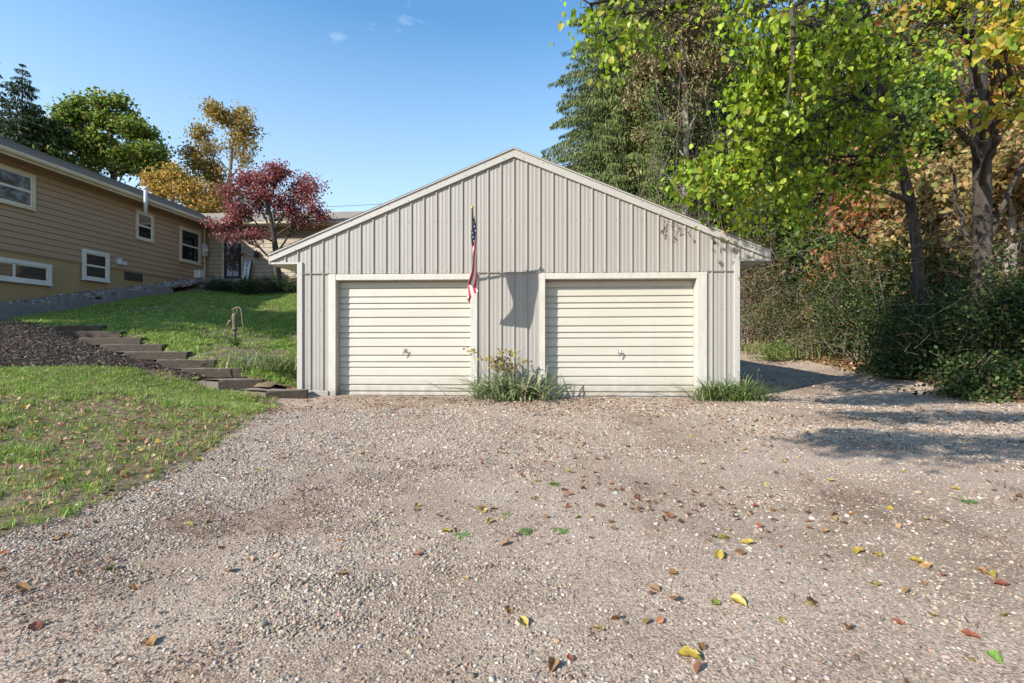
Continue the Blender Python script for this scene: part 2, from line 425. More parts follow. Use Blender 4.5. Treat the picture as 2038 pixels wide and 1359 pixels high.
def H(X, Y):
    X = np.asarray(X, dtype=float); Y = np.asarray(Y, dtype=float)
    sh = X.shape; x = np.clip(X.ravel(), -60, 60); y = np.clip(Y.ravel(), -25, 70)
    out = np.empty(len(x))
    for s in range(0, len(x), 20000):
        e = slice(s, s + 20000)
        d2 = (x[e, None] - ctl[None, :, 0]) ** 2 + (y[e, None] - ctl[None, :, 1]) ** 2
        out[e] = _phi(d2) @ _w[:-3] + _w[-3] + _w[-2] * x[e] + _w[-1] * y[e]
    return out.reshape(sh)
def h1(x, y): return float(H(np.array([x]), np.array([y]))[0])
def hit(px, py):
    r = ray(px, py); ds = np.linspace(1.2, 60, 1500)
    pts = O + ds[:, None] * r
    below = pts[:, 2] < H(pts[:, 0], pts[:, 1])
    i = int(np.argmax(below)) if below.any() else len(ds) - 1
    p = pts[i].copy(); p[2] = h1(p[0], p[1]); return p

def vnoise(X, Y, s, seed=0):
    """smooth value noise in numpy"""
    g = np.random.default_rng(seed).random((256, 256))
    x = np.asarray(X) * s + 500.0; y = np.asarray(Y) * s + 500.0
    xi = np.floor(x).astype(int); yi = np.floor(y).astype(int); fx = x - xi; fy = y - yi
    fx = fx * fx * (3 - 2 * fx); fy = fy * fy * (3 - 2 * fy)
    q = lambda a, b: g[a % 256, b % 256]
    return (q(xi, yi) * (1 - fx) + q(xi + 1, yi) * fx) * (1 - fy) + (q(xi, yi + 1) * (1 - fx) + q(xi + 1, yi + 1) * fx) * fy
def fbm(X, Y, s, seed=0):
    return (vnoise(X, Y, s, seed) + .5 * vnoise(X, Y, s * 2.1, seed + 1) + .25 * vnoise(X, Y, s * 4.3, seed + 2)) / 1.75

def sdf(poly, X, Y):
    """signed distance to a polygon, negative inside"""
    p = np.array(poly, dtype=float); X = np.asarray(X, float); Y = np.asarray(Y, float)
    d = np.full(X.shape, 1e9); ins = np.zeros(X.shape, bool)
    for i in range(len(p)):
        a = p[i]; b = p[(i + 1) % len(p)]; e = b - a
        wx = X - a[0]; wy = Y - a[1]
        t = np.clip((wx * e[0] + wy * e[1]) / (e @ e), 0, 1)
        d = np.minimum(d, (wx - e[0] * t) ** 2 + (wy - e[1] * t) ** 2)
        c = ((a[1] > Y) != (b[1] > Y))
        xx = a[0] + (Y - a[1]) / (b[1] - a[1] + 1e-12) * (b[0] - a[0])
        ins ^= c & (X < xx)
    return np.where(ins, -1, 1) * np.sqrt(d)

def z0(px, py, z=0.02):
    d = (CAMZ - z) * F / (py - CY); q = P(px, py, d); return (q[0], q[1])
EDGE = [(-4.5, 7.95), z0(505, 830, .04), z0(425, 890, .03), z0(300, 955), z0(150, 1012), z0(0, 1064), (-2.35, 0.5), (-2.2, -3), (-2.2, -8)]
step_left = [tuple((a + (a - b) * .02)[:2]) for a, b in STEPS]
step_right = [tuple((b + (b - a) * .06)[:2]) for a, b in STEPS]
MULCH = [step_left[8], step_left[7], step_left[6], step_left[5], step_left[4], step_left[3], (step_left[2][0] + .05, step_left[2][1] - .2),
         tuple(hit(430, 742)[:2]), tuple(hit(330, 738)[:2]), tuple(hit(170, 735)[:2]), tuple(hit(0, 737)[:2]), (-13.5, 8.3), (-15.6, 9.5), (-14.9, 12.6), tuple(hit(0, 642)[:2])]
LAWN_LOW = [(-4.35, 8.0), *EDGE[1:], (-20, -8), (-20, 6), (-15.6, 9.5), (-13.5, 8.3), *MULCH[10:6:-1], (step_left[2][0], step_left[2][1] - .3), (step_left[1][0] + .3, step_left[1][1] - .15)]
LAWN_UP = [(-4.24, 8.75), (-4.24, 20.3), (-10.1, 20.5), (-12.6, 21.2), (-14.4, 20.6), (-14.7, 19.3), (-14.7, 13.0), tuple(hit(60, 648)[:2]), *step_right[::-1][:8]]
DRIVE = [*EDGE, (8.2, -8), (7.5, 0), (7.4, 4), (7.35, 8), (7.8, 12.2), (8.0, 15), (8.3, 17.5), (8.6, 20), (6.0, 21), (3.4, 20), (3.4, 8.6), (-4.2, 8.6)]

xs = np.unique(np.concatenate([np.linspace(-90, -20, 18), np.arange(-20, 17.01, .16), np.linspace(17, 40, 30), np.linspace(40, 110, 15)]))
ys = np.unique(np.concatenate([np.linspace(-40, -4, 14), np.arange(-4, 24.01, .16), np.linspace(24, 45, 30), np.linspace(45, 130, 18)]))
GX, GY = np.meshgrid(xs, ys)
GZ = H(GX, GY) + (fbm(GX, GY, 2.2, 5) - .5) * .03
def grid_obj(name, keep, GXs, GYs, GZs, mat):
    ny, nx = GXs.shape
    idx = np.arange(nx * ny).reshape(ny, nx)
    q = np.stack([idx[:-1, :-1], idx[:-1, 1:], idx[1:, 1:], idx[1:, :-1]], -1)[keep]
    used, inv = np.unique(q, return_inverse=True)
    v = np.stack([GXs.ravel(), GYs.ravel(), GZs.ravel()], -1)[used]
    return mesh_obj(name, v, inv.reshape(-1, 4), mat, smooth=True)
ny, nx = GX.shape
lowered = np.minimum(np.minimum(sdf(DRIVE, GX, GY), sdf(LAWN_LOW, GX, GY)), np.minimum(sdf(LAWN_UP, GX, GY), sdf(MULCH, GX, GY)))
GZb = GZ - np.where(lowered < -.2, .05, .0)
PATH = [*[(p[0] - .1, p[1] - .1) for p in step_left], *[(p[0] + .1, p[1] + .25) for p in step_right[::-1]]]
GZb = GZb - np.where(sdf(PATH, GX, GY) < .12, .22, 0)
tag(grid_obj('ground', np.ones((ny - 1, nx - 1), bool), GX, GY, GZb, M['hill']), 'leaf strewn wooded ground sloping up behind the garage', 'ground', kind='structure')

def sheet(name, poly, lift, mat, label, cat, wob=.10, bulge=None):
    S = sdf(poly, GX, GY) + (fbm(GX, GY, 1.6, 21) - .5) * wob * 2
    e = .02
    gx = (sdf(poly, GX + e, GY) - sdf(poly, GX - e, GY)) / (2 * e); gy = (sdf(poly, GX, GY + e) - sdf(poly, GX, GY - e)) / (2 * e)
    ins = S < 0
    cell = ins[:-1, :-1] | ins[1:, :-1] | ins[:-1, 1:] | ins[1:, 1:]
    mv = np.where((S > 0) & (S < .5), np.minimum(S, .15), 0)
    X2 = GX - gx * mv; Y2 = GY - gy * mv
    Z2 = GZ + lift
    if bulge: Z2 = Z2 + bulge(GX, GY, S)
    return tag(grid_obj(name, cell, X2, Y2, Z2, mat), label, cat, kind='structure')
sheet('driveway', DRIVE, .004, M['gravel'], 'brown gravel driveway spread in front of the two-door garage', 'driveway', .12)
sheet('lawn', LAWN_LOW, .010, M['lawn'], 'patchy lawn with fallen leaves between the gravel and the mulch', 'lawn', .14)
sheet('lawn', LAWN_UP, .010, M['lawn'], 'sloping lawn behind the timber steps around the hand pump', 'lawn', .08)
sheet('path', PATH, -.075, M['tread'], 'trodden soil under the timber steps', 'path', .05)
sheet('mulch_bed', MULCH, .03, M['mulch'], 'bed of dark wood mulch left of the timber steps', 'mulch', .08)

# ------------------------------------------------------------------ garage
YG = 8.5
XL, XR = onY(594, 600, YG)[0], onY(1470, 600, YG)[0]
XM = (XL + XR) / 2
OV = 0.505                       # eave overhang
ZA, ZE, ZS = 4.37, 2.535, 2.40   # apex top, eave tip top, soffit
SL = (ZA - ZE) / (XR - XM + OV)
TRIM = 0.13
def roofz(x): return ZA - SL * abs(x - XM)
GD = 7.6                         # garage depth
garage = thing('garage', 'tan ribbed steel garage with two cream overhead doors and low gable', 'garage', (XM, YG, 0))
PITCH = 0.2286
def prof_x(x0, x1, ref):
    """x breakpoints and outward offsets of ribbed sheet between x0 and x1"""
    pts = []
    k0 = int(math.floor((x0 - ref) / PITCH)) - 1; k1 = int(math.ceil((x1 - ref) / PITCH)) + 1
    for k in range(k0, k1 + 1):
        c = ref + k * PITCH
        pts += [(c - .022, 0), (c - .008, .021), (c + .008, .021), (c + .014, 0)]
        for m in (PITCH * .36, PITCH * .64):
            pts += [(c + m - .022, 0), (c + m - .008, .0030), (c + m + .008, .0030), (c + m + .022, 0)]
    xs_ = [p[0] for p in pts]; os_ = [p[1] for p in pts]
    out = [(x0, float(np.interp(x0, xs_, os_)))] + [p for p in pts if x0 + 1e-4 < p[0] < x1 - 1e-4] + [(x1, float(np.interp(x1, xs_, os_)))]
    return out
def ribbed(name, x0, x1, zb, zt, to_world, mat, parent, ref, extra=()):
    """sheet of ribbed steel; zb, zt functions of x; to_world(x, out, z)"""
    pr = prof_x(x0, x1, ref)
    for e in extra:
        if x0 < e < x1: pr.append((e, float(np.interp(e, [p[0] for p in pr], [p[1] for p in pr]))))
    pr = sorted(pr)
    v = []; f = []
    for (x, o) in pr: v += [to_world(x, o, zb(x)), to_world(x, o, zt(x))]
    for i in range(len(pr) - 1): f.append([2 * i, 2 * i + 2, 2 * i + 3, 2 * i + 1])
    return mesh_obj(name, v, f, mat, parent)
front = lambda x, o, z: (x, YG - o, z)
ZSEAM = 2.205
# backing structure of the walls (behind the sheets)
D1 = (onY(669.5, 600, YG)[0], onY(937, 600, YG)[0], 0.12)
D2 = (onY(1085, 600, YG)[0], onY(1386, 600, YG)[0], 0.155)
ZH = 2.085
body = MB()
for a, b in ((XL + .02, D1[0] - .01), (D1[1] + .01, D2[0] - .01), (D2[1] + .01, XR - .02)):
    body.box(a, b, YG + .004, YG + .20, 0.0, ZH + .05)
v = [(XL + .02, 0, ZH + .05), (XR - .02, 0, ZH + .05), (XR - .02, 0, roofz(XR) - .1), (XM, 0, ZA - .1), (XL + .02, 0, roofz(XL) - .1)]
for yy in (YG + .004, YG + GD - .1):
    zz = ZH + .05 if yy < YG + 1 else 0
    vv = [(p[0], yy, zz if i < 2 else p[2]) for i, p in enumerate(v)] + [(p[0], yy + .1, zz if i < 2 else p[2]) for i, p in enumerate(v)]
    body.add(vv, [[0, 1, 2, 3, 4], [9, 8, 7, 6, 5]] + [[i, i + 5, (i + 1) % 5 + 5, (i + 1) % 5] for i in range(5)])
for xx in (XL + .02, XR - .12):
    body.box(xx, xx + .1, YG + .2, YG + GD - .1, 0, 2.4)
body.build('wall', M['siding'], garage)
slab = MB().box(XL + .01, XR - .01, YG + .02, YG + GD, -.25, .012); slab.build('floor_slab', M['concrete'], garage)

def sheets(x0, x1, zb, zt, n=4):
    k = math.floor((x0 - XM) / (PITCH * n) - 1e-6)
    x = x0
    while x < x1 - 1e-4:
        nxt = min(x1, XM + (k + 1) * PITCH * n + .03)
        ribbed('wall_panel', x, nxt, zb, zt, front, M['siding'], garage, XM, (XM, XL, XR))
        x = nxt; k += 1
gable_b = lambda x: ZS if (x < XL - .001 or x > XR + .001) else ZSEAM - .0
topz = lambda x: roofz(x) - .05
sheets(XL - OV + .02, XL, lambda x: ZS, topz)
sheets(XL, XR, lambda x: ZSEAM, topz)
sheets(XR, XR + OV - .02, lambda x: ZS, topz)
flat = lambda z: (lambda x: z)
front2 = front
CAS1 = (onY(655, 600, YG)[0], onY(950.5, 600, YG)[0])
CAS2 = (onY(1074.5, 600, YG)[0], onY(1406, 600, YG)[0])
sheets(XL + .02, CAS1[0] + .01, flat(.10), flat(ZSEAM + .012))
sheets(CAS1[1] - .01, CAS2[0] + .01, flat(.02), flat(ZSEAM + .012))
sheets(CAS2[1] - .01, XR - .02, flat(.03), flat(ZSEAM + .012))
# side walls
for sx, xw in ((-1, XL), (1, XR)):
    y = YG
    while y < YG + GD - .05:
        y1 = min(y + 4 * PITCH, YG + GD)
        ribbed('wall_panel', y, y1, flat(.05), flat(2.42), (lambda s, q: (lambda yy, o, z: (q + s * o, yy, z)))(sx, xw), M['siding'], garage, YG)
        y = y1
# corner trims, seam flashing
for xa, xb in ((XL - .012, XL + .085), (XR - .085, XR + .012)):
    MB().bbox(xa, xb, YG - .034, YG + .08, .06, ZS + .012, .004).build('corner_trim', M['trim'], garage)
for xa, xb in ((XL + .09, CAS1[0] - .002), (CAS1[1] + .002, CAS2[0] - .002), (CAS2[1] + .002, XR - .09)):
    MB().box(xa, xb, YG - .0285, YG, ZSEAM - .004, ZSEAM + .004).build('seam_flashing', M['siding'], garage)
# rake trims: boards following the roof slope
for s in (-1, 1):
    xe = XM + s * (XR - XM + OV)
    vs = []
    for yy in (YG - .045, YG + .02):
        vs += [(XM, yy, ZA), (XM, yy, ZA - TRIM - .005), (xe, yy, ZE - TRIM + .02), (xe, yy, ZE)]
    fs = [[0, 1, 2, 3], [7, 6, 5, 4], [0, 3, 7, 4], [1, 5, 6, 2], [0, 4, 5, 1], [2, 6, 7, 3]]
    if s < 0: pass
    else: fs = [f[::-1] for f in fs]
    MB().add(vs, fs).build('rake_trim', M['trim'], garage)
    # drip edge cap, slightly proud
    vs = []
    for yy in (YG - .065, YG + .1):
        vs += [(XM, yy, ZA + .022), (XM, yy, ZA + .002), (xe + s * .02, yy, ZE - .006), (xe + s * .02, yy, ZE + .014)]
    MB().add(vs, fs).build('roof_edge', M['trim'], garage)
    # soffit box and eave fascia
    xa, xb = sorted((XM + s * (XR - XM + .012), xe))
    MB().box(xa, xb - (0.0), YG - .02, YG + GD, ZS - .018, ZS).build('soffit', M['soffit'], garage)
    MB().bbox(min(xe, xe + s * .02), max(xe, xe + s * .02), YG - .04, YG + GD, ZS - .025, ZE + .0, .003).build('fascia', M['trim'], garage)
    # roof sheet
    def rw(y, o, t, s=s, xe=xe):
        x = XM + (xe + s * .03 - XM) * t
        return (x, y, ZA + .03 + (ZE - ZA) * t * 1.0 + o)
    ribbed('roof', YG - .06, YG + GD + .1, flat(0.0), flat(1.0), (lambda fn: (lambda y, o, t: fn(y, o, t)))(rw), M['roofmetal'], garage, YG)
MB().box(XM - .12, XM + .12, YG - .06, YG + GD + .1, ZA + .0, ZA + .03)
# end pieces closing the front of the eave boxes below the gable strip
for s in (-1, 1):
    xa, xb = sorted((XM + s * (XR - XM + .005), XM + s * (XR - XM + OV)))
    MB().box(xa, xb, YG - .03, YG + .01, ZS - .02, ZS + .012).build('eave_end', M['trim'], garage)

# doors with their casings
def garage_door(d, ca, label, tilt):
    x0, x1, rec = d
    MB().bbox(ca[0], x0, YG - .034, YG + .0, 0.0, ZH + .105, .004).build('casing', M['casing'], garage)
    MB().bbox(x1, ca[1], YG - .034, YG + .0, 0.0, ZH + .105, .004).build('casing', M['casing'], garage)
    MB().bbox(x0 - .0, x1 + .0, YG - .031, YG + .0, ZH, ZH + .103, .004).build('casing', M['casing'], garage)
    # jambs and head, lining the recess
    MB().box(x0 - .02, x0, YG, YG + rec + .05, 0, ZH).build('jamb', M['casing'], garage)
    MB().box(x1, x1 + .02, YG, YG + rec + .05, 0, ZH).build('jamb', M['casing'], garage)
    MB().box(x0 - .02, x1 + .02, YG, YG + rec + .05, ZH, ZH + .02).build('jamb', M['casing'], garage)
    yd = YG + rec
    dr = MB().box(x0 + .004, x1 - .004, yd + .028, yd + .05, .01, ZH - .004).build('garage_door', M['door'], garage)
    dr["label"] = label
    hs = []
    pat = [.156, .156, .118, .099]
    z = ZH - .005; i = 1
    zs_ = [z]
    z -= .125; zs_.append(z)
    while z > .13:
        z -= pat[i % 4]; i += 1; zs_.append(max(z, .012))
    if zs_[-1] > .012: zs_.append(.012)
    for j in range(len(zs_) - 1):
        zt, zb = zs_[j], zs_[j + 1]
        pr = [(0.030, zt), (0.030, zt - .013), (0.012, zt - .018), (0.007, zt - .034), (0.0, zb + .010), (0.002, zb + .006), (0.026, zb + .003), (0.030, zb + .0025)]
        v = []; f = []
        for xx in (x0 + .006, x1 - .006):
            sag = tilt * (xx - x0)
            v += [(xx, yd + o, zz + sag) for o, zz in pr]
        n = len(pr)
        for q in range(n - 1): f.append([q, q + 1, n + q + 1, n + q])
        f += [list(range(n))[::-1], [n + q for q in range(n)]]
        mesh_obj('slat', v, f, M['door'], dr)
    MB().box(x0 + .01, x1 - .01, yd - .004, yd + .03, .004, .011).build('bottom_seal', M['dark'], dr)
    return dr, yd
dr1, yd1 = garage_door(D1, CAS1, 'cream steel overhead door beside the timber steps', .002)
dr2, yd2 = garage_door(D2, CAS2, 'wider cream steel overhead door beside the woods', .0035)
for (px, py, yd, dr, a) in ((806, 701, yd1, dr1, -.45), (1233, 704, yd2, dr2, -.1)):
    c = onY(px, py, yd)
    hb = MB()
    hb.bbox(c[0] - .03, c[0] + .03, yd - .010, yd + .002, c[2] - .01, c[2] + .07, .006)
    hb.lathe((c[0], yd - .012, c[2] + .03), [(.021, 0), (.019, -.014), (.012, -.02)], 12, 'Y')
    hb.tube([(c[0], yd - .01, c[2] + .03), (c[0], yd - .055, c[2] + .03)], .009, 8)
    dx, dz = math.sin(a), math.cos(a)
    hb.tube([(c[0] - dx * .065, yd - .055, c[2] + .03 + dz * .035), (c[0], yd - .062, c[2] + .03), (c[0] - dx * -.09, yd - .055, c[2] + .03 - dz * .085)], [.009, .012, .009], 8)
    hb.build('handle', M['chrome'], dr)
# foundation stub, screws
fb = onY(632, 782, YG)
MB().bbox(XL - .01, CAS1[0] + .01, YG - .06, YG + .06, -.1, .112, .008).build('foundation', M['concrete'], garage)
MB().bbox(CAS2[1] - .01, XR + .01, YG - .03, YG + .06, -.1, .055, .008).build('foundation', M['concrete'], garage)
sc = MB()
def screw(x, z, o): sc.lathe((x, YG - o - .001, z), [(.0065, 0), (.0055, -.004), (.002, -.006)], 6, 'Y')
k = -19
for k in range(-18, 18):
    for off in (.042,):
        x = XM + k * PITCH + off + .14
        if x < XL + .05 or x > XR - .05: continue
        for z in (ZSEAM + .035, 3.12 + .003 * (k % 3), ):
            if z < roofz(x) - .2: screw(x, z, .001)
        for z in (1.55, .85, .2):
            if not (CAS1[0] - .03 < x < CAS1[1] + .03 or CAS2[0] - .03 < x < CAS2[1] + .03): screw(x, z, .001)
for s in (-1, 1):
    for t in np.linspace(.04, .97, 13):
        x = XM + s * t * (XR - XM + OV); screw(x, roofz(x) - .035 - .06 * (int(t * 40) % 2), .047)
for z in np.linspace(.3, 2.2, 8):
    screw(XL + .03, z, .029); screw(XR - .03, z, .029)
tag(sc.build('screws', M['screw'], garage), kind='stuff')

# ------------------------------------------------------------------ flag on its pole
base = np.array([onY(943, 555, YG)[0], YG - .03, 2.10])
tip = P(940, 413, 7.6)
fl = thing('flag', 'red and white striped flag hanging from slanted pole between garage doors', 'flag', base)
MB().tube([base, base + (tip - base) * .5, tip], [.018, .017, .016], 8).build('pole', M['pole'], fl, True)
MB().bbox(base[0] - .03, base[0] + .03, base[1] - .005, base[1] + .03, base[2] - .07, base[2] + .05, .006).tube([base + (tip - base) * -.0, base + (tip - base) * .09], .019, 8).build('bracket', M['iron'], fl)
MB().lathe(tip, [(.004, -.03), (.02, -.02), (.028, 0), (.02, .02), (.004, .028)], 10).build('finial', M['gold'], fl, True)
nu, nv = 26, 60
fv = []; fcol = []
HO, FL_ = .60, .98
for j in range(nv + 1):
    t = j / nv
    for i in range(nu + 1):
        s = i / nu
        q = base + (tip - base) * (.43 + .47 * s)
        # cloth drops from the pole and gathers a little half way down
        g = 1 - .38 * math.sin(math.pi * min(1, t * 1.0)) * (1 - s) * .9
        yy = q[1] + (1 - g) * (-.22) + t * .03
        zz = q[2] - t * (FL_ * (.93 + .10 * s)) - .10 * t * (s - .3)
        amp = .03 + .055 * t
        xx = q[0] + .01 + amp * math.sin(s * 7.0 + .9 + t * 2.6) * (.6 + .4 * t) + .035 * math.sin(t * 4.2) * t - .018 * math.sin(t * 9 + s * 3)
        fv.append((xx, yy, zz))
        stripe = int(s * 13) % 2
        if s > 6 / 13 and t < .26:
            st = (i % 5 == 2 and j % 4 == 1)
            c = (.6, .6, .62) if st else (.012, .015, .035)
        else:
            c = (.44, .03, .045) if stripe == 0 else (.70, .67, .64)
        fcol.append((*c, 1))
ff = [[j * (nu + 1) + i, j * (nu + 1) + i + 1, (j + 1) * (nu + 1) + i + 1, (j + 1) * (nu + 1) + i] for j in range(nv) for i in range(nu)]
M['cloth'] = leaf_material('flag_cloth', 0.8, 0.12, 0.2)
mesh_obj('cloth', fv, ff, M['cloth'], fl, True, tint=fcol)

# ------------------------------------------------------------------ house on the left
XH, YW = -16.2, 23.35
ZSOF = 6.54
house = thing('house', 'long tan clapboard house in shade with cream trimmed windows', 'house', (XH, YW, 1.8))
YN = 8.5        # near gable end, out of frame
RIDGE_X = XH - 4.4
OVH = .55
ZB = 3.76        # bottom of clapboards
hb = MB().box(XH - 8.8, XH - .02, YN, YW + 8.0, .5, ZSOF).build('wall', M['housebase'], house)
def clap(parent, plane, a0, a1, z0_, z1_, off, mat, exp=.205, skip=()):
    z = z0_; k = 0
    while z < z1_ - .02:
        zt = min(z + exp, z1_)
        zz = z + .016        # open shadow gap under each board
        if plane == 'X':   # wall facing +X, running along Y
            v = [(off + .034, a0, zz), (off + .034, a1, zz), (off + .014, a1, zt), (off + .014, a0, zt), (off - .004, a0, zz), (off - .004, a1, zz), (off - .01, a1, zt), (off - .01, a0, zt)]
        else:              # wall facing -Y, running along X
            v = [(a0, off - .030, zz), (a1, off - .030, zz), (a1, off - .012, zt), (a0, off - .012, zt), (a0, off + .004, zz), (a1, off + .004, zz), (a1, off + .01, zt), (a0, off + .01, zt)]
        mesh_obj('clapboard', v, [[0, 1, 2, 3], [7, 6, 5, 4], [0, 4, 5, 1], [2, 6, 7, 3], [0, 3, 7, 4], [1, 5, 6, 2]], mat, parent)
        z = zt; k += 1
clap(house, 'X', YN, YW - .0, ZB, ZSOF, XH, M['house'])
# lower clapboards step down towards the far end
ys1 = onX(216, 536, XH)[1]
MB().box(XH - .01, XH + .012, YN, YW, ZB - .03, ZB).build('sill_board', M['house'], house)
# eave: soffit, fascia with gutter, roof
xe = XH + OVH
MB().box(XH - .02, xe, YN - .3, YW + 1.2, ZSOF, ZSOF + .02).build('soffit', M['house'], house)
MB().bbox(xe, xe + .03, YN - .3, YW - OVH, ZSOF - .03, ZSOF + .17, .004).build('fascia', M['htrim'], house)
gut = MB()
pr = [(.03, .16), (.03, .05), (.06, .03), (.11, .05), (.135, .10), (.135, .165), (.128, .165), (.125, .10), (.1, .06), (.05, .045), (.04, .16)]
v = []; f = []
for yy in (YN - .3, YW - OVH - .02): v += [(xe + o, yy, ZSOF + z) for o, z in pr]
n = len(pr)
for q in range(n): f.append([q, (q + 1) % n, n + (q + 1) % n, n + q])
gut.add(v, f).build('gutter', M['htrim'], house)
zr0 = ZSOF + .18
SLH = math.tan(math.radians(22.9))
def roof_slab(x0, z0_, x1, z1_, ya, yb, mat, parent, name='roof'):
    n = 14; v = []; f = []
    # courses of shingles, each lapped over the one below
    for k in range(n):
        t0 = k / n; t1 = (k + 1.04) / n
        for yy in (ya, yb):
            v += [(x0 + (x1 - x0) * t0, yy, z0_ + (z1_ - z0_) * t0 + .02), (x0 + (x1 - x0) * t1, yy, z0_ + (z1_ - z0_) * t1 + .004),
                  (x0 + (x1 - x0) * t1, yy, z0_ + (z1_ - z0_) * t1 - .06), (x0 + (x1 - x0) * t0, yy, z0_ + (z1_ - z0_) * t0 - .06)]
        b = k * 8
        f += [[b, b + 4, b + 5, b + 1], [b + 3, b + 2, b + 6, b + 7], [b, b + 3, b + 7, b + 4], [b + 1, b + 5, b + 6, b + 2], [b, b + 1, b + 2, b + 3], [b + 4, b + 7, b + 6, b + 5]]
    return mesh_obj(name, v, f, mat, parent)
zrid = zr0 + SLH * (xe + .12 - RIDGE_X)
roof_slab(xe + .12, zr0, RIDGE_X, zrid, YN - .35, YW + 4.0, M['shingle'], house)
roof_slab(2 * RIDGE_X - xe - .12, zr0, RIDGE_X, zrid, YN - .35, YW + 8.0, M['shingle'], house)
v = [(XH - 8.8, YN + .01, ZSOF), (XH - .02, YN + .01, ZSOF), (XH - .02, YN + .01, zr0 - .1), (RIDGE_X, YN + .01, zrid - .1), (XH - 8.8, YN + .01, zr0 - .1)]
mesh_obj('gable', v + [(p[0], p[1] + .1, p[2]) for p in v], [[0, 1, 2, 3, 4], [9, 8, 7, 6, 5]] + [[i, i + 5, (i + 1) % 5 + 5, (i + 1) % 5] for i in range(5)], M['house'], house)
# vents on the roof
pv = P(290, 395, 18.6)
MB().tube([pv + np.array([0, 0, -.6]), pv + np.array([0, 0, .40])], .065, 10).lathe(pv + np.array([0, 0, .34]), [(.07, 0), (.095, .01), (.095, .08), (.03, .12)], 10).build('vent_pipe', M['pvc'], house, True)

def window(parent, plane, off, c, trim, mat, style, depth=.05, label=None):
    """c: (a0, a1, z0, z1) outer size along the wall; style 'hung' or 'slide'"""
    a0, a1, z0_, z1_ = c
    if plane == 'X': o, e1, e3 = (off, 0, 0), (0, 1, 0), (1, 0, 0)
    else: o, e1, e3 = (0, off, 0), (1, 0, 0), (0, -1, 0)
    e2 = (0, 0, 1)
    m = MB(); B = lambda mm, *q: mm.obox(o, e1, e2, e3, *q)
    B(m, a0, a0 + trim, z0_, z1_, .0, depth); B(m, a1 - trim, a1, z0_, z1_, .0, depth)
    B(m, a0 + trim, a1 - trim, z1_ - trim, z1_, .0, depth - .004); B(m, a0 + trim, a1 - trim, z0_, z0_ + trim * .8, .0, depth - .004)
    wd = m.build('window', mat, parent)
    if label: wd["label"] = label
    ms = MB(); B(ms, a0 - .03, a1 + .03, z0_ - .03, z0_, .0, depth + .03); ms.build('sill', mat, wd)
    i0, i1, j0, j1 = a0 + trim, a1 - trim, z0_ + trim * .8, z1_ - trim
    st = .035
    if style == 'hung':
        mid = (j0 + j1) / 2
        halves = [(i0, i1, mid, j1, .026), (i0, i1, j0, mid, .020)]
    else:
        mid = (i0 + i1) / 2
        halves = [(i0, mid, j0, j1, .022), (mid, i1, j0, j1, .026)]
    for (p0, p1, q0, q1, dd) in halves:
        s = MB()
        B(s, p0, p0 + st, q0, q1, .002, dd + .01); B(s, p1 - st, p1, q0, q1, .002, dd + .01)
        B(s, p0 + st, p1 - st, q0, q0 + st, .002, dd + .009); B(s, p0 + st, p1 - st, q1 - st, q1, .002, dd + .009)
        s.build('sash', M['hwhite'], wd)
        g = MB(); B(g, p0 + st, p1 - st, q0 + st, q1 - st, .002, dd); g.build('pane', M['glass'], wd)
    return wd
def wrect(px0, px1, pyt, pyb, pxm=None):
    a = onX(px0, pyt, XH); b = onX(px1, pyb, XH)
    pm = (px0 + px1) / 2
    zt = onX(pm, (pyt + 0), XH)[2]; return a[1], b[1], zt
def wpx(pl, pr, tl, bl):
    """window from left px, right px and top and bottom y at the right edge"""
    y0 = onX(pl, 500, XH)[1]; y1 = onX(pr, 500, XH)[1]
    return (y0, y1, onX(pr, bl, XH)[2], onX(pr, tl, XH)[2])
window(house, 'X', XH + .03, wpx(-62, 66, 349, 419), .10, M['htrim'], 'hung', .06, 'upper window with red trees mirrored in it')
window(house, 'X', XH + .03, wpx(268, 303, 428, 483), .10, M['htrim'], 'hung', .05)
window(house, 'X', XH + .03, wpx(355, 397, 462, 528), .12, M['htrim'], 'hung', .05)
window(house, 'X', XH + .03, wpx(161, 214, 505, 562), .12, M['hwhite'], 'hung', .06)
window(house, 'X', XH + .00, wpx(-60, 100, 527, 568), .13, M['hwhite'], 'slide', .07, 'low wide basement window')
# crawl space vent, lamp, boxes on the wall
c = wpx(248, 283, 546, 561)
vm = MB().obox((XH, 0, 0), (0, 1, 0), (0, 0, 1), (1, 0, 0), c[0], c[1], c[2], c[3], 0, .02)
vt = vm.build('wall_vent', M['dark'], house)
for k in range(5):
    zz = c[2] + (c[3] - c[2]) * (k + .3) / 5
    MB().obox((XH, 0, 0), (0, 1, 0), (0, 0, 1), (1, 0, 0), c[0] + .03, c[1] - .03, zz, zz + .03, .02, .035).build('louvre', M['iron'], vt)
p = onX(237, 521, XH)
MB().bbox(XH + .0, XH + .16, p[1] - .16, p[1] - .02, p[2] - .12, p[2] + .12, .02).bbox(XH, XH + .1, p[1] + .05, p[1] + .28, p[2] - .12, p[2] + .04, .02).build('utility_box', M['pvc'], house)
p = onX(391, 546, XH)
MB().bbox(XH, XH + .3, p[1] - .22, p[1] + .22, p[2] - .2, p[2] + .2, .03).build('hose_reel', M['hwhite'], house)
p = onX(405, 498, XH)
em = MB().bbox(XH, XH + .14, p[1] - .16, p[1] + .16, p[2] - .3, p[2] + .3, .02).lathe((XH + .14, p[1], p[2]), [(.001, -.1), (.1, -.08), (.1, .08), (.001, .1)], 10)
em.tube([(XH + .05, p[1], p[2] + .3), (XH + .05, p[1], ZSOF)], .03, 6).tube([(XH + .05, p[1], p[2] - .3), (XH + .05, p[1], 3.5)], .03, 6).build('electric_meter', M['pvc'], house)

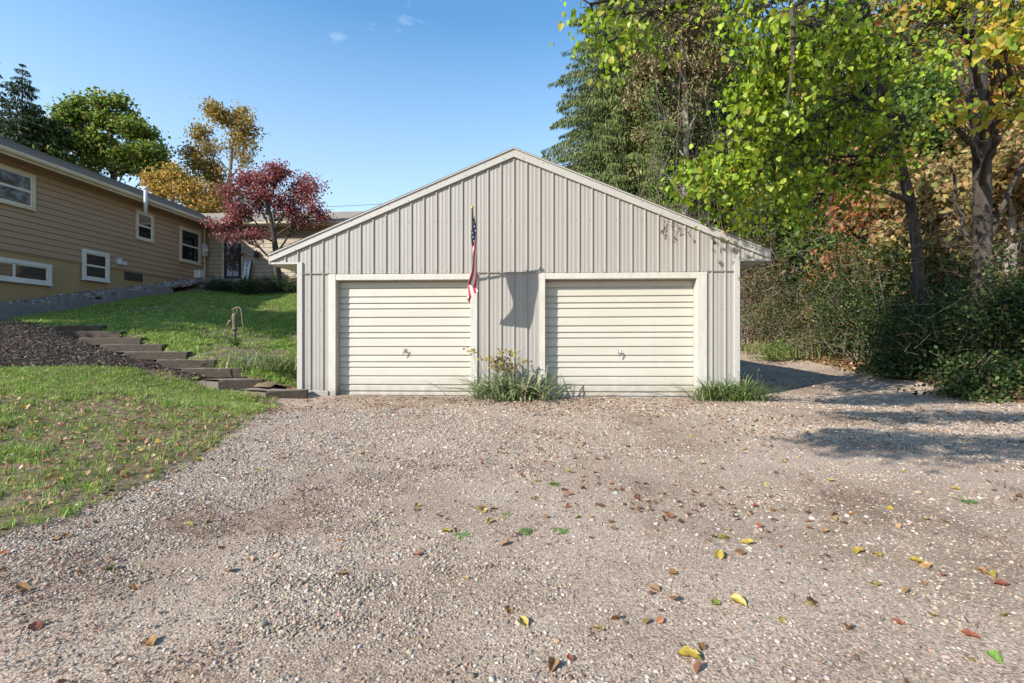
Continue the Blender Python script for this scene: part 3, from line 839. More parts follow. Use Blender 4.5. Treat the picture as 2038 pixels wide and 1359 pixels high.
# wing behind, facing the camera
wing = thing('house_wing', 'back wing of the house with front door, behind the red tree', 'house', (XH, YW, 3.6))
XWR = -1.5
MB().box(XH - .02, XWR, YW + .02, YW + 8, 2.5, ZSOF).build('wall', M['house'], wing)
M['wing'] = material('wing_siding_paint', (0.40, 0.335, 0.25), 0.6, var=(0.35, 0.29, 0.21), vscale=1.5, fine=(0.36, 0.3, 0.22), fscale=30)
dpx0, dpx1 = onY(447, 500, YW)[0], onY(481, 500, YW)[0]
clap(wing, 'Y', XH, dpx0 - .12, 3.72, ZSOF, YW, M['wing'])
clap(wing, 'Y', dpx1 + .06, XWR, 3.72, ZSOF, YW, M['wing'])
ztop = 6.12
clap(wing, 'Y', dpx0 - .12, dpx1 + .06, ztop + .05, ZSOF, YW, M['wing'])
MB().box(XH + OVH, XWR, YW - OVH, YW + .02, ZSOF, ZSOF + .02).build('soffit', M['house'], wing)
MB().bbox(XH + OVH + .14, XWR, YW - OVH - .03, YW - OVH, ZSOF - .02, ZSOF + .17, .004).build('fascia', M['htrim'], wing)
v = []; f = []
for xx in (XH + OVH + .15, XWR): v += [(xx, YW - OVH - o, ZSOF + z) for o, z in pr]
n = len(pr)
for q in range(n): f.append([q, (q + 1) % n, n + (q + 1) % n, n + q])
MB().add(v, f).build('gutter', M['htrim'], wing)
def roof_slab_y(y0, z0_, y1, z1_, xa, xb, mat, parent):
    n = 16; v = []; f = []
    for k in range(n):
        t0 = k / n; t1 = (k + 1.04) / n
        for xx in (xa, xb):
            v += [(xx, y0 + (y1 - y0) * t0, z0_ + (z1_ - z0_) * t0 + .022), (xx, y0 + (y1 - y0) * t1, z0_ + (z1_ - z0_) * t1 + .004),
                  (xx, y0 + (y1 - y0) * t1, z0_ + (z1_ - z0_) * t1 - .06), (xx, y0 + (y1 - y0) * t0, z0_ + (z1_ - z0_) * t0 - .06)]
        b = k * 8
        f += [[b, b + 1, b + 5, b + 4], [b + 3, b + 7, b + 6, b + 2], [b, b + 4, b + 7, b + 3], [b + 1, b + 2, b + 6, b + 5], [b, b + 3, b + 2, b + 1], [b + 4, b + 5, b + 6, b + 7]]
    return mesh_obj('roof', v, f, mat, parent)
roof_slab_y(YW - OVH - .12, ZSOF + .18, YW + 4.2, ZSOF + .18 + 4.85 * math.tan(math.radians(19.5)), XH - 4.0, XWR + .3, M['shingle2'], wing)
roof_slab_y(YW + 9, ZSOF + .18, YW + 4.2, ZSOF + .18 + 4.85 * math.tan(math.radians(19.5)), XH - 4.0, XWR + .3, M['shingle2'], wing)
# front door: dark storm door with pale glass, oval wreath
zd0 = onY(465, 558, YW)[2]
dd = MB()
for a, b, c_, d_ in ((dpx0, dpx0 + .14, zd0, ztop), (dpx1 - .14, dpx1, zd0, ztop), (dpx0 + .14, dpx1 - .14, zd0, zd0 + .2), (dpx0 + .14, dpx1 - .14, ztop - .16, ztop), (dpx0 + .14, dpx1 - .14, zd0 + .95, zd0 + 1.03)):
    dd.box(a, b, YW - .05, YW + .02, c_, d_)
fd = dd.build('front_door', M['black'], wing)
MB().box(dpx0 + .14, dpx1 - .14, YW - .03, YW + .02, zd0 + .2, zd0 + .95).build('pane', M['door_glass'], fd)
MB().box(dpx0 + .14, dpx1 - .14, YW - .03, YW + .02, zd0 + 1.03, ztop - .16).build('pane', M['door_glass'], fd)
MB().box(dpx0 + .16, dpx0 + .19, YW - .09, YW - .05, zd0 + 1.0, zd0 + 1.12).build('handle', M['chrome'], fd)
MB().bbox(dpx0 - .11, dpx0 - .001, YW - .045, YW + .02, zd0 - .02, ztop + .05, .004).bbox(dpx1 + .001, dpx1 + .055, YW - .045, YW + .02, zd0 - .02, ztop + .05, .004).bbox(dpx0, dpx1, YW - .045, YW + .02, ztop + .001, ztop + .05, .004).build('door_frame', M['htrim'], wing)
MB().bbox(dpx0 - .4, dpx1 + .5, YW - 1.0, YW - .02, zd0 - .25, zd0 - .02, .02).build('door_step', M['concrete'], wing)
p = onY(513, 507, YW)
MB().bbox(p[0] - .09, p[0] + .09, YW - .2, YW - .02, p[2] - .16, p[2] + .12, .02).lathe((p[0], YW - .12, p[2] + .12), [(.12, 0), (.05, .06), (.01, .1)], 8).build('wall_lamp', M['black'], wing)

wp = onY(467, 510, YW)
wr = MB()
for k in range(46):
    q = 2 * math.pi * k / 46
    rx, rz = .17, .5
    c = np.array([wp[0] + rx * math.cos(q) * .8, YW - .12, wp[2] - .05 + rz * math.sin(q) * .85])
    for j in range(9):
        d = np.array([R.gauss(0, .08), R.gauss(0, .03), R.gauss(0, .10)])
        s = np.array([R.gauss(0, .03), R.gauss(0, .02), R.gauss(0, .03)])
        wr.add([c + d, c + d * 1.7 + s, c + d * 2.0, c + d * 1.7 - s], [[0, 1, 2, 3]])
M['wreath'] = material('dried_wreath', (0.075, 0.05, 0.04), 0.9, var=(0.13, 0.08, 0.06), vscale=12)
wt = thing('wreath', 'dark oval dried wreath hanging on the storm door', 'wreath', (wp[0], YW - .1, wp[2]))
wr.build('twig_ring', M['wreath'], wt)

# WELCOME board leaning beside the door
a = onY(480.5, 562, YW - .5); b = onY(492, 562, YW - .5)
sg = thing('welcome_sign', 'tall narrow white WELCOME board leaning beside the front door', 'sign', ((a[0] + b[0]) / 2, YW - .45, a[2]))
hh = onY(486, 517, YW - .5)[2] - a[2]
wd_ = (b[0] - a[0])
ln = .26
m = MB().obox((0, 0, 0), (1, 0, 0), (0, ln / hh, 1), (0, -1, ln / hh), -wd_ / 2, wd_ / 2, 0, hh, 0, .025)
bo = mesh_obj('board', np.array(m.v) + np.array(sg.location), m.f, M['white'], sg)
bo.rotation_euler = (0, math.radians(.8), 0)
m = MB().obox((0, 0, 0), (1, 0, 0), (0, ln / hh, 1), (0, -1, ln / hh), wd_ / 2 + .004, wd_ / 2 + .05, 0, hh, -.02, .02)
bo2 = mesh_obj('frame', np.array(m.v) + np.array(sg.location), m.f, M['black'], sg); bo2.rotation_euler = (0, math.radians(.8), 0)
for i, ch in enumerate("WELCOME"):
    cu = bpy.data.curves.new('letter', 'FONT'); cu.body = ch; cu.size = .185; cu.align_x = 'CENTER'; cu.align_y = 'CENTER'; cu.extrude = .004; cu.offset = .006
    cu.materials.append(M['black'])
    tmp = bpy.data.objects.new('letter_curve', cu)
    lm = bpy.data.meshes.new_from_object(tmp); bpy.data.objects.remove(tmp)
    if not lm.materials: lm.materials.append(M['black'])
    to = bpy.data.objects.new('letter', lm); COL.objects.link(to); to.parent = bo
    zz = hh * (1 - (i + .55) / 7.1)
    to.location = (0, ln / hh * zz - .03, zz)
    to.rotation_euler = (math.radians(90) - math.atan(ln / hh), 0, 0)

# ------------------------------------------------------------------ timber steps
st = thing('garden_steps', 'weathered railroad tie steps climbing left from the garage corner', 'steps', STEPS[0][1])
for i, (a, b) in enumerate(STEPS):
    d = b - a; d[2] = 0; L_ = np.linalg.norm(d); d /= L_
    ang = [.32, .26, .10, .06, .05, .04, .03, .03, .03][i]
    d = np.array([math.cos(ang), math.sin(ang), 0]); nrm = np.array([-d[1], d[0], 0])
    hgt = .17 if i < 2 else .165
    # a tie: rough beam, chamfered, ends a little split
    n = 9; v = []; f = []
    ext0, ext1 = (-.03, L_) if i else (-.05, L_)
    for k in range(n):
        t = ext0 + (ext1 - ext0) * k / (n - 1)
        c = np.array([a[0], a[1], a[2]]) + d * t
        w = .22 + R.uniform(-.008, .008); hz = hgt + R.uniform(-.006, .006)
        taper = .03 if k in (0, n - 1) else 0
        for (p_, q_) in ((0, -hz), (0, -.018 - taper), (.018 + taper, 0), (w - .018, 0), (w, -.02), (w, -hz)):
            v.append(c + nrm * (p_ + R.uniform(-.004, .004)) + np.array([0, 0, q_ + R.uniform(-.004, .004)]))
    for k in range(n - 1):
        for q in range(6):
            q2 = (q + 1) % 6
            f.append([k * 6 + q, k * 6 + q2, (k + 1) * 6 + q2, (k + 1) * 6 + q])
    f += [list(range(6)), [(n - 1) * 6 + q for q in range(6)][::-1]]
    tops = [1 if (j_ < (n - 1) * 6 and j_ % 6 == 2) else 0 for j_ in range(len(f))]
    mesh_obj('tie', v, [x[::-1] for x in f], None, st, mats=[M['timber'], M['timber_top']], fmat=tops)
    # trodden tread reaching back to the next tie
    if i < 8:
        a2, b2 = STEPS[i + 1]
        zt = a[2] - .012
        c1 = a + nrm * .2; c2 = b + nrm * .2
        vv = []
        for (p_, q_) in ((c1 + d * .02, c2 + d * -.04), (a2 + nrm * .03 + d * .1, b2 + nrm * .03 + d * .35)):
            for k in range(7):
                c = p_ + (q_ - p_) * k / 6; vv.append((c[0], c[1], zt + R.uniform(-.008, .008)))
        vv += [(x, y, z - .1) for x, y, z in vv]
        fa = [[k, k + 1, 8 + k, 7 + k] for k in range(6)] + [[14, 15 + 0, 1, 0]] + [[6, 20, 27, 13]]
        mesh_obj('tread', vv, fa, M['tread'], st)

# ------------------------------------------------------------------ low stepped retaining wall along the house, stone bed
rw_ = thing('retaining_wall', 'stepped grey block edging along the foot of the house wall', 'wall', (-15, 16, 2))
segs = [(-30, 88, 632, 608), (86, 116, 624, 604), (112, 214, 616, 597), (210, 243, 607, 588), (238, 305, 598, 582), (300, 345, 590, 575)]
XRW = -14.95
for (pa, pb, yb_, yt_) in segs:
    p0 = onX(pa, yb_, XRW); p1 = onX(pb, yb_, XRW)
    zt = onX(pb, yt_, XRW)[2]; zb = h1(XRW, p0[1]) - .3
    nb = max(1, int((p1[1] - p0[1]) / .62))
    for k in range(nb):
        ya = p0[1] + (p1[1] - p0[1]) * k / nb; yb2 = p0[1] + (p1[1] - p0[1]) * (k + 1) / nb
        g = R.uniform(-.012, .012)
        MB().bbox(XRW - .2 + g, XRW + g, ya + .003, yb2 - .003, zb, zt + R.uniform(-.008, .008), .012).build('block', M['grey_block'], rw_)
# terrace wall behind the lawn, under the hedge
tw = thing('terrace_wall', 'low grey stone wall below the dark clipped shrubs', 'wall', (-11, 21.4, 2.9))
for r_ in range(1):
    x = -15.2
    while x < -4.4:
        w = R.uniform(.4, .85)
        zb = h1(min(x + w / 2, -4.5), 21.1)
        MB().bbox(x, x + w - .012, 21.25 + r_ * .08 + R.uniform(-.02, .02), 21.6, zb - .25 + r_ * .42, zb + .17 + r_ * .34, .025).build('stone', M['grey_block'], tw)
        x += w

# ------------------------------------------------------------------ hand pump
pb_ = hit(467, 692); pb_[2] -= .02
pd = pix(pb_)[2]; k = pd / F
pump = thing('hand_pump', 'old rusty hand water pump on a pipe standing in the lawn', 'pump', pb_)
hgt = 74 * k
MB().tube([pb_, pb_ + np.array([0, 0, hgt * .5])], .035, 10).lathe(pb_, [(.10, 0), (.09, .03), (.05, .05), (.04, .09)], 10).build('pipe', M['iron'], pump, True)
z1 = pb_[2] + hgt * .48
MB().lathe((pb_[0], pb_[1], z1), [(.035, 0), (.075, .02), (.075, .04), (.045, .065), (.05, .12), (.053, .25), (.062, .30), (.066, .335), (.06, .35), (.055, .385), (.035, .42)], 14).build('cylinder', M['rust'], pump, True)
MB().tube([(pb_[0] - .05, pb_[1], z1 + 0.235), (pb_[0] - .10, pb_[1] - .03, z1 + 0.227), (pb_[0] - .125, pb_[1] - .04, z1 + 0.168), (pb_[0] - .13, pb_[1] - .04, z1 + 0.118)], [.04, .035, .03, .033], 8).build('spout', M['rust'], pump, True)
MB().tube([(pb_[0] - .02, pb_[1], z1 + 0.386), (pb_[0] - .02, pb_[1], z1 + 0.504)], .014, 6).tube([(pb_[0] - .07, pb_[1], z1 + 0.504), (pb_[0] + .04, pb_[1], z1 + 0.554), (pb_[0] + .12, pb_[1], z1 + 0.538)], [.016, .02, .02], 6).tube([(pb_[0] + .06, pb_[1], z1 + 0.386), (pb_[0] + .06, pb_[1], z1 + 0.538)], .016, 6).build('yoke', M['rust'], pump, True)
MB().tube([(pb_[0] + .05, pb_[1], z1 + 0.554), (pb_[0] + .12, pb_[1], z1 + 0.563), (pb_[0] + .165, pb_[1], z1 + 0.504), (pb_[0] + .18, pb_[1], z1 + 0.386), (pb_[0] + .19, pb_[1], z1 + 0.235), (pb_[0] + .22, pb_[1], z1 + 0.101), (pb_[0] + .23, pb_[1], z1 + 0.017)], [.018, .02, .02, .018, .017, .016, .02], 7).build('handle', M['rust'], pump, True)

# ------------------------------------------------------------------ foliage helpers
def unit(a):
    return a / (np.linalg.norm(a, axis=-1, keepdims=True) + 1e-9)

SHAPES = {   # outline of half a leaf: (along, half width); the midrib runs from 0 to 1
    'oval':  [(0.0, 0.0), (0.35, 0.34), (0.72, 0.27), (1.0, 0.0)],
    'heart': [(0.0, 0.0), (0.05, 0.36), (0.38, 0.46), (0.75, 0.25), (1.0, 0.0)],
    'slim':  [(0.0, 0.0), (0.45, 0.16), (1.0, 0.0)],
    'diamond': [(0.0, 0.0), (0.45, 0.36), (1.0, 0.0)],
}
def leaf_arrays(C, S, D, N, shape='oval', fold=.25, curl=.15):
    """leaves as folded outlines: returns verts, quads/tris as (n,3), and leaf index per vertex"""
    D = unit(D); N = unit(N - D * (N * D).sum(-1, keepdims=True)); B = np.cross(N, D)
    out = SHAPES[shape]; k = len(out); n = len(C)
    V = []
    # order: midrib base, right side pts, tip, left side pts
    loc = [(out[0][0], 0, 0)] + [(a, w, 1) for a, w in out[1:-1]] + [(out[-1][0], 0, 0)] + [(a, -w, 1) for a, w in out[1:-1][::-1]]
    m = len(loc)
    S = S[:, None]
    for (a, w, sd) in loc:
        V.append(C + D * (a * S) + B * (w * S) + N * (abs(w) * fold * S) - N * (curl * a * a * S))
    V = np.stack(V, 1).reshape(-1, 3)
    tip = k - 1
    tris = []
    for i in range(0, tip): tris.append((0, i, i + 1)) if i > 0 else None
    for i in range(tip, m - 1): tris.append((0, i, i + 1))
    tris = np.array(tris)
    F_ = (np.arange(n)[:, None, None] * m + tris[None]).reshape(-1, 3)
    return V, F_, np.repeat(np.arange(n), m)

def palette(n, cols, wts=None, jit=.18, g=None):
    g = g or rng
    cols = np.array(cols); wts = np.array(wts if wts is not None else [1] * len(cols), float); wts /= wts.sum()
    c = cols[g.choice(len(cols), n, p=wts)] * (1 + g.normal(0, jit, (n, 1))) * (1 + g.normal(0, jit * .3, (n, 3)))
    return np.concatenate([np.clip(c, .004, .9), np.ones((n, 1))], 1)

def in_ellipsoid(n, c, r, shell=.5, g=None):
    g = g or rng
    d = unit(g.normal(size=(n, 3))); q = g.random(n) ** shell
    return np.asarray(c) + d * q[:, None] * np.asarray(r)

def leaves_at(name, C, S, parent, pal, shape='oval', droop=.5, upn=.6, mat=None, out_c=None, label=None, g=None, fold=.25):
    g = g or rng
    n = len(C)
    D = g.normal(size=(n, 3)); D[:, 2] -= droop * 2.0
    if out_c is not None: D += unit(C - np.asarray(out_c)) * .8
    N = g.normal(size=(n, 3)) + np.array([0, 0, upn * 2]) - np.array(SUN) * .5
    V, F_, ix = leaf_arrays(C, S, D, N, shape, fold)
    o = mesh_obj(name, V, F_, mat or M['leaf'], parent, tint=pal[ix])
    if label: o["label"] = label
    return o

def limb(mb, a, b, r0, r1, sag=.0, wig=.08, n=5, sides=5):
    a = np.array(a, float); b = np.array(b, float); L_ = np.linalg.norm(b - a)
    pts = []
    for i in range(n + 1):
        t = i / n
        p = a + (b - a) * t + np.array([0, 0, -1]) * sag * L_ * t * (1 - t) * -1
        if 0 < i < n: p = p + rng.normal(0, wig * L_ / n, 3)
        pts.append(p)
    mb.tube(pts, list(np.linspace(r0, r1, n + 1)), sides, cap=False)
    return pts

def broadleaf(name, label, cat, trunk, r0, r1, blobs, pal, leaf=(.10, .14), shape='oval', group=None, bark='bark', droop=.5, sides=9, twigs=True, cluster=.22, leafmat=None, extra_limbs=(), clump=11, strand=0.0, more=1.0):
    """trunk: list of points; blobs: (centre, radii, number of twig tips, leaves per tip)"""
    root = thing(name, label, cat, trunk[0], group)
    tb = MB()
    # smooth the trunk line and give it a flare
    T = np.array(trunk, float)
    tt = np.linspace(0, len(T) - 1, (len(T) - 1) * 4 + 1)
    Ts = np.stack([np.interp(tt, np.arange(len(T)), T[:, i]) for i in range(3)], 1)
    Ts[1:-1] = (Ts[:-2] + 2 * Ts[1:-1] + Ts[2:]) / 4
    rad = np.linspace(r0, r1, len(Ts)); rad[0] *= 1.35; rad[1] *= 1.12
    rad *= 1 + rng.normal(0, .035, len(rad))
    tb.tube(Ts, list(rad), sides)
    C_all, cent = [], []
    for (c, r, nt, npl) in blobs:
        npl = int(round(npl * more))
        c = np.array(c, float); r = np.array(r if hasattr(r, '__len__') else (r, r, r), float)
        # limb from the trunk below the blob
        dd = np.linalg.norm(Ts - (c - np.array([0, 0, np.linalg.norm(r) * .9])), axis=1)
        j = int(np.argmin(dd)); rb = min(max(.02, rad[j] * .45), .065)
        lp = limb(tb, Ts[j], c, rb, .02, sag=.12, wig=.11, n=6)
        ns_ = max(3, int(nt / clump)); sub = in_ellipsoid(ns_, c, r * .82, .38)
        tips = sub[rng.integers(0, ns_, nt)] + rng.normal(0, 1, (nt, 3)) * r * .14
        for q in range(nt):
            if twigs:
                s0 = lp[rng.integers(3, 7)]
                limb(tb, s0, tips[q], .013, .004, wig=.3, n=3, sides=3)
        C = np.repeat(tips, npl, 0) + rng.normal(0, 1, (nt * npl, 3)) * cluster * np.array([1, 1, .7])
        if strand:
            dv = rng.normal(0, .45, (nt, 3)); dv[:, 2] = -.85
            C = C + np.repeat(dv, npl, 0) * (rng.random((nt * npl, 1)) * strand)
        C_all.append(C)
    for (a, b, ra, rb) in extra_limbs: limb(tb, a, b, ra, rb, wig=.09, n=6, sides=7)
    tb.build('trunk', M[bark], root, True)
    C = np.concatenate(C_all); n = len(C)
    S = rng.uniform(leaf[0], leaf[1], n)
    cr = leaves_at('crown', C, S, root, pal(n), shape, droop, mat=leafmat)
    return root

def shrub(name, label, c, r, n, leaf, pal, group=None, shape='oval', stems=9, cat='shrub', cluster=.10, base=None, bark='twig'):
    c = np.array(c, float); r = np.array(r, float)
    bz = h1(c[0], c[1]) if base is None else base
    root = thing(name, label, cat, (c[0], c[1], bz), group)
    sb = MB()
    nt = max(8, n // 14); sub = in_ellipsoid(max(4, nt // 16), c, r * .85, .4)
    tips = np.concatenate([sub[rng.integers(0, len(sub), nt - nt // 4)] + rng.normal(0, 1, (nt - nt // 4, 3)) * r * .34, in_ellipsoid(nt // 4, c, r, .5)])
    tips[:, 2] = np.maximum(tips[:, 2], bz + .04)
    for i in range(stems * 3):
        p = tips[rng.integers(len(tips))]
        b = np.array([c[0] + rng.normal(0, r[0] * .22), c[1] + rng.normal(0, r[1] * .22), bz - .05])
        limb(sb, b, p, .018, .004, wig=.22, n=4, sides=4)
    sb.build('stem', M[bark], root)
    npl = max(1, n // len(tips))
    C = np.repeat(tips, npl, 0) + rng.normal(0, 1, (len(tips) * npl, 3)) * cluster
    C[:, 2] = np.maximum(C[:, 2], bz + .02)
    leaves_at('foliage', C, rng.uniform(leaf[0], leaf[1], len(C)), root, pal(len(C)), shape, .15)
    return root

# ------------------------------------------------------------------ scatter (uncountable things): one object, geometry nodes
def source_mesh(name, V, F_, mat, smooth=False):
    me = bpy.data.meshes.new(name); me.from_pydata([tuple(map(float, p)) for p in V], [], [list(map(int, f)) for f in F_]); me.materials.append(mat)
    if smooth: me.polygons.foreach_set("use_smooth", [True] * len(me.polygons))
    me.update()
    return bpy.data.objects.new(name, me)
def scatter(name, pts, rots, scl, tint, idx, srcs, label, cat):
    me = bpy.data.meshes.new(name); n = len(pts)
    me.vertices.add(n); me.vertices.foreach_set("co", np.asarray(pts, np.float32).ravel())
    for nm, ty, key, arr in (("rot", 'FLOAT_VECTOR', "vector", rots), ("scl", 'FLOAT_VECTOR', "vector", scl), ("tint", 'FLOAT_COLOR', "color", tint)):
        a = me.attributes.new(nm, ty, 'POINT'); a.data.foreach_set(key, np.asarray(arr, np.float32).ravel())
    a = me.attributes.new("pick", 'INT', 'POINT'); a.data.foreach_set("value", np.asarray(idx, np.int32))
    o = bpy.data.objects.new(name, me); COL.objects.link(o)
    ng = bpy.data.node_groups.new(name + "_scatter", 'GeometryNodeTree')
    ng.interface.new_socket("Geometry", in_out='INPUT', socket_type='NodeSocketGeometry')
    ng.interface.new_socket("Geometry", in_out='OUTPUT', socket_type='NodeSocketGeometry')
    N = ng.nodes; L = ng.links
    gi = N.new('NodeGroupInput'); go = N.new('NodeGroupOutput')
    ip = N.new('GeometryNodeInstanceOnPoints'); jn = N.new('GeometryNodeJoinGeometry')
    for s_ in srcs[::-1]:
        oi = N.new('GeometryNodeObjectInfo'); oi.inputs['Object'].default_value = s_; oi.inputs['As Instance'].default_value = True
        L.new(oi.outputs['Geometry'], jn.inputs[0])
    def attr(nm, ty):
        q = N.new('GeometryNodeInputNamedAttribute'); q.data_type = ty; q.inputs['Name'].default_value = nm; return q.outputs['Attribute']
    L.new(gi.outputs[0], ip.inputs['Points']); L.new(jn.outputs[0], ip.inputs['Instance'])
    ip.inputs['Pick Instance'].default_value = True
    L.new(attr("pick", 'INT'), ip.inputs['Instance Index'])
    er = N.new('FunctionNodeEulerToRotation'); L.new(attr("rot", 'FLOAT_VECTOR'), er.inputs[0]); L.new(er.outputs[0], ip.inputs['Rotation'])
    L.new(attr("scl", 'FLOAT_VECTOR'), ip.inputs['Scale'])
    L.new(ip.outputs[0], go.inputs[0])
    md = o.modifiers.new("scatter", 'NODES'); md.node_group = ng
    return tag(o, label, cat, kind='stuff')

# pebbles
import bmesh
def pebble(seed):
    g = np.random.default_rng(seed); bm = bmesh.new(); bmesh.ops.create_icosphere(bm, subdivisions=1, radius=1.0)
    for v_ in bm.verts:
        v_.co *= 1 + g.normal(0, .13); v_.co.z *= .62; v_.co.x *= 1.2
    V = [v_.co.copy() for v_ in bm.verts]; bm.verts.index_update(); F_ = [[v_.index for v_ in f.verts] for f in bm.faces]; bm.free()
    return source_mesh('pebble', V, F_, M['stone'], seed % 2 == 0)
PEB = [pebble(s) for s in range(5)]
def visible(X, Y, Z=0.0, m=60):
    d = -X * SA + Y * CA; d = np.maximum(d, .05)
    px = CX + F * (X * CA + Y * SA) / d; py = CY - F * (Z - CAMZ) / d
    return (px > -m) & (px < 2038 + m) & (py > -m) & (py < 1359 + 2 * m) & (d > .5)
def sample(poly, x0, x1, y0, y1, n, wob=.12, inset=0.0):
    X = rng.uniform(x0, x1, n); Y = rng.uniform(y0, y1, n)
    k = (sdf(poly, X, Y) + (fbm(X, Y, 1.6, 21) - .5) * wob * 2 < -inset) & visible(X, Y)
    return X[k], Y[k]
px_, py_, sz_ = [], [], []
for (ya, yb, dens, lo) in ((1.2, 2.6, 17000, .0026), (2.6, 4.2, 9000, .0032), (4.2, 6.2, 3800, .0042), (6.2, 9.0, 1200, .0058), (9, 16, 320, .008)):
    X, Y = sample(DRIVE, -5, 9, ya, yb, int(14 * (yb - ya) * dens))
    trk = sum(np.exp(-((X - c_ - .12 * np.sin(Y * .7 + c_)) / .26) ** 2) for c_ in (-3.0, -1.6, .75, 2.2))       # wheel tracks to the doors
    bare = .65 * fbm(X, Y, .38, 40) + .35 * fbm(X, Y, 1.3, 44) + .07 * trk           # trodden dirt shows between the stones
    k = rng.random(len(X)) < np.clip(1.15 - 1.6 * np.clip((bare - .43) * 5, 0, 1), .16, 1)
    X, Y = X[k], Y[k]
    px_.append(X); py_.append(Y); sz_.append(np.clip(rng.lognormal(math.log(lo * 1.35), .42, len(X)), lo * .7, .024))
X = np.concatenate(px_); Y = np.concatenate(py_); Z_ = np.concatenate(sz_); n = len(X)
Zg = H(X, Y) + (fbm(X, Y, 2.2, 5) - .5) * .03 + .004
scatter('gravel', np.stack([X, Y, Zg + Z_ * .12], 1), np.stack([rng.normal(0, .3, n), rng.normal(0, .3, n), rng.uniform(0, 6.28, n)], 1), np.stack([Z_ * rng.uniform(.8, 1.25, n), Z_ * rng.uniform(.8, 1.2, n), Z_ * rng.uniform(.75, 1.1, n)], 1),
        palette(n, [(.38, .30, .23), (.445, .365, .29), (.525, .455, .38), (.30, .23, .173), (.20, .185, .17), (.36, .24, .165), (.62, .56, .49), (.15, .108, .076)], [6, 5, 1.5, 5, 2.2, 2.6, .3, 2.6], .14),
        rng.integers(0, len(PEB), n), PEB, 'loose pale gravel stones spread over the driveway', 'gravel')

# grass
def clump(seed, nb, h, w, spread):
    g = np.random.default_rng(seed); V, F_ = [], []
    for i in range(nb):
        b = np.array([g.normal(0, spread), g.normal(0, spread), 0]); a = g.uniform(0, 6.28); l = h * g.uniform(.55, 1.2)
        lean = g.uniform(.15, .95); d = np.array([math.cos(a), math.sin(a), 0]); s = np.array([-d[1], d[0], 0]) * w * g.uniform(.7, 1.3)
        m = b + d * l * lean * .35 + np.array([0, 0, l * .62]); t = b + d * l * lean + np.array([0, 0, l * (1 - .35 * lean)])
        k = len(V); V += [b - s, b + s, m + s * .8, m - s * .8, t]; F_ += [[k, k + 1, k + 2, k + 3], [k + 3, k + 2, k + 4]]
    return source_mesh('grass_tuft', V, F_, M['grass_i'])
TUFT = [clump(s, 11, .065, .0030, .026) for s in range(6)]
TUFT2 = [clump(s + 50, 12, .07, .004, .04) for s in range(5)]
GREENS = [(.20, .295, .055), (.27, .375, .075), (.36, .45, .13), (.125, .205, .04), (.44, .38, .19), (.44, .33, .2)]
X, Y = sample(LAWN_LOW, -13, -1.8, 1.0, 9.4, 330000, .14, -.10)
d = -X * SA + Y * CA
pt = fbm(X, Y, .9, 60); S = -sdf(LAWN_LOW, X, Y)
k = (rng.random(len(X)) < np.clip((.545 - pt) * 7, .07, 1)) & (rng.random(len(X)) < np.clip(S * 2.2 + .25, 0.05, 1)) & (rng.random(len(X)) < np.clip(3.6 / d, .3, 1))
X, Y, pt = X[k], Y[k], pt[k]; n = len(X)
sc_ = rng.uniform(.6, 1.25, n) * np.clip(1.25 - pt * .6, .6, 1.1)
scatter('grass', np.stack([X, Y, H(X, Y) + (fbm(X, Y, 2.2, 5) - .5) * .03 + .008], 1), np.stack([rng.normal(0, .15, n), rng.normal(0, .15, n), rng.uniform(0, 6.28, n)], 1), np.stack([sc_, sc_, sc_ * rng.uniform(.7, 1.1, n)], 1),
        palette(n, GREENS, [4, 5, 3.2, 2.5, 1.8, 1.8], .16), rng.integers(0, 6, n), TUFT, 'short patchy grass on the lower lawn beside the gravel', 'grass')
X, Y = sample(LAWN_UP, -15, -4.2, 8.6, 21.3, 70000, .06)
pt = fbm(X, Y, .8, 63); S = -sdf(LAWN_UP, X, Y)
bare = np.clip(1 - np.hypot(X + 6.6, (Y - 10.6) * 1.1) / 1.7, 0, 1)
k = (rng.random(len(X)) < np.clip((.62 - pt) * 6, .15, 1)) & (rng.random(len(X)) < 1 - bare * 1.2)
X, Y, pt = X[k], Y[k], pt[k]; n = len(X); sc_ = rng.uniform(.7, 1.3, n) * (1 + .02 * Y)
scatter('grass', np.stack([X, Y, H(X, Y) + (fbm(X, Y, 2.2, 5) - .5) * .03 + .008], 1), np.stack([rng.normal(0, .15, n), rng.normal(0, .15, n), rng.uniform(0, 6.28, n)], 1), np.stack([sc_, sc_, sc_ * .8], 1),
        palette(n, GREENS, [4, 5, 3.4, 2, .8, .5], .15), rng.integers(0, 5, n), TUFT2, 'grass of the sloping lawn around the hand pump', 'grass')

# mulch chips
def chip(seed):
    g = np.random.default_rng(seed); l, w, t = g.uniform(.6, 1.3), g.uniform(.12, .3), .06
    V = [(x * l * (1 + g.normal(0, .1)), y * w * (1 + g.normal(0, .2)), z * t) for z in (-1, 1) for y in (-1, 1) for x in (-1, 1)]
    return source_mesh('bark_chip', V, [[0, 2, 3, 1], [4, 5, 7, 6], [0, 1, 5, 4], [2, 6, 7, 3], [0, 4, 6, 2], [1, 3, 7, 5]], M['chip'])
CH = [chip(s) for s in range(5)]
X, Y = sample(MULCH, -15.5, -4, 7, 13.2, 90000, .08)
n = len(X); sc_ = rng.uniform(.012, .038, n)
scatter('mulch_chips', np.stack([X, Y, H(X, Y) + (fbm(X, Y, 2.2, 5) - .5) * .03 + .035 + rng.random(n) * .03], 1), np.stack([rng.normal(0, .45, n), rng.normal(0, .45, n), rng.uniform(0, 6.28, n)], 1), np.stack([sc_, sc_, sc_], 1),
        palette(n, [(.088, .062, .046), (.135, .098, .072), (.046, .033, .025), (.21, .16, .12), (.32, .265, .21)], [5, 4, 3.5, 2, .8], .2), rng.integers(0, 5, n), CH, 'dark shredded wood chips covering the mulch bed', 'mulch')
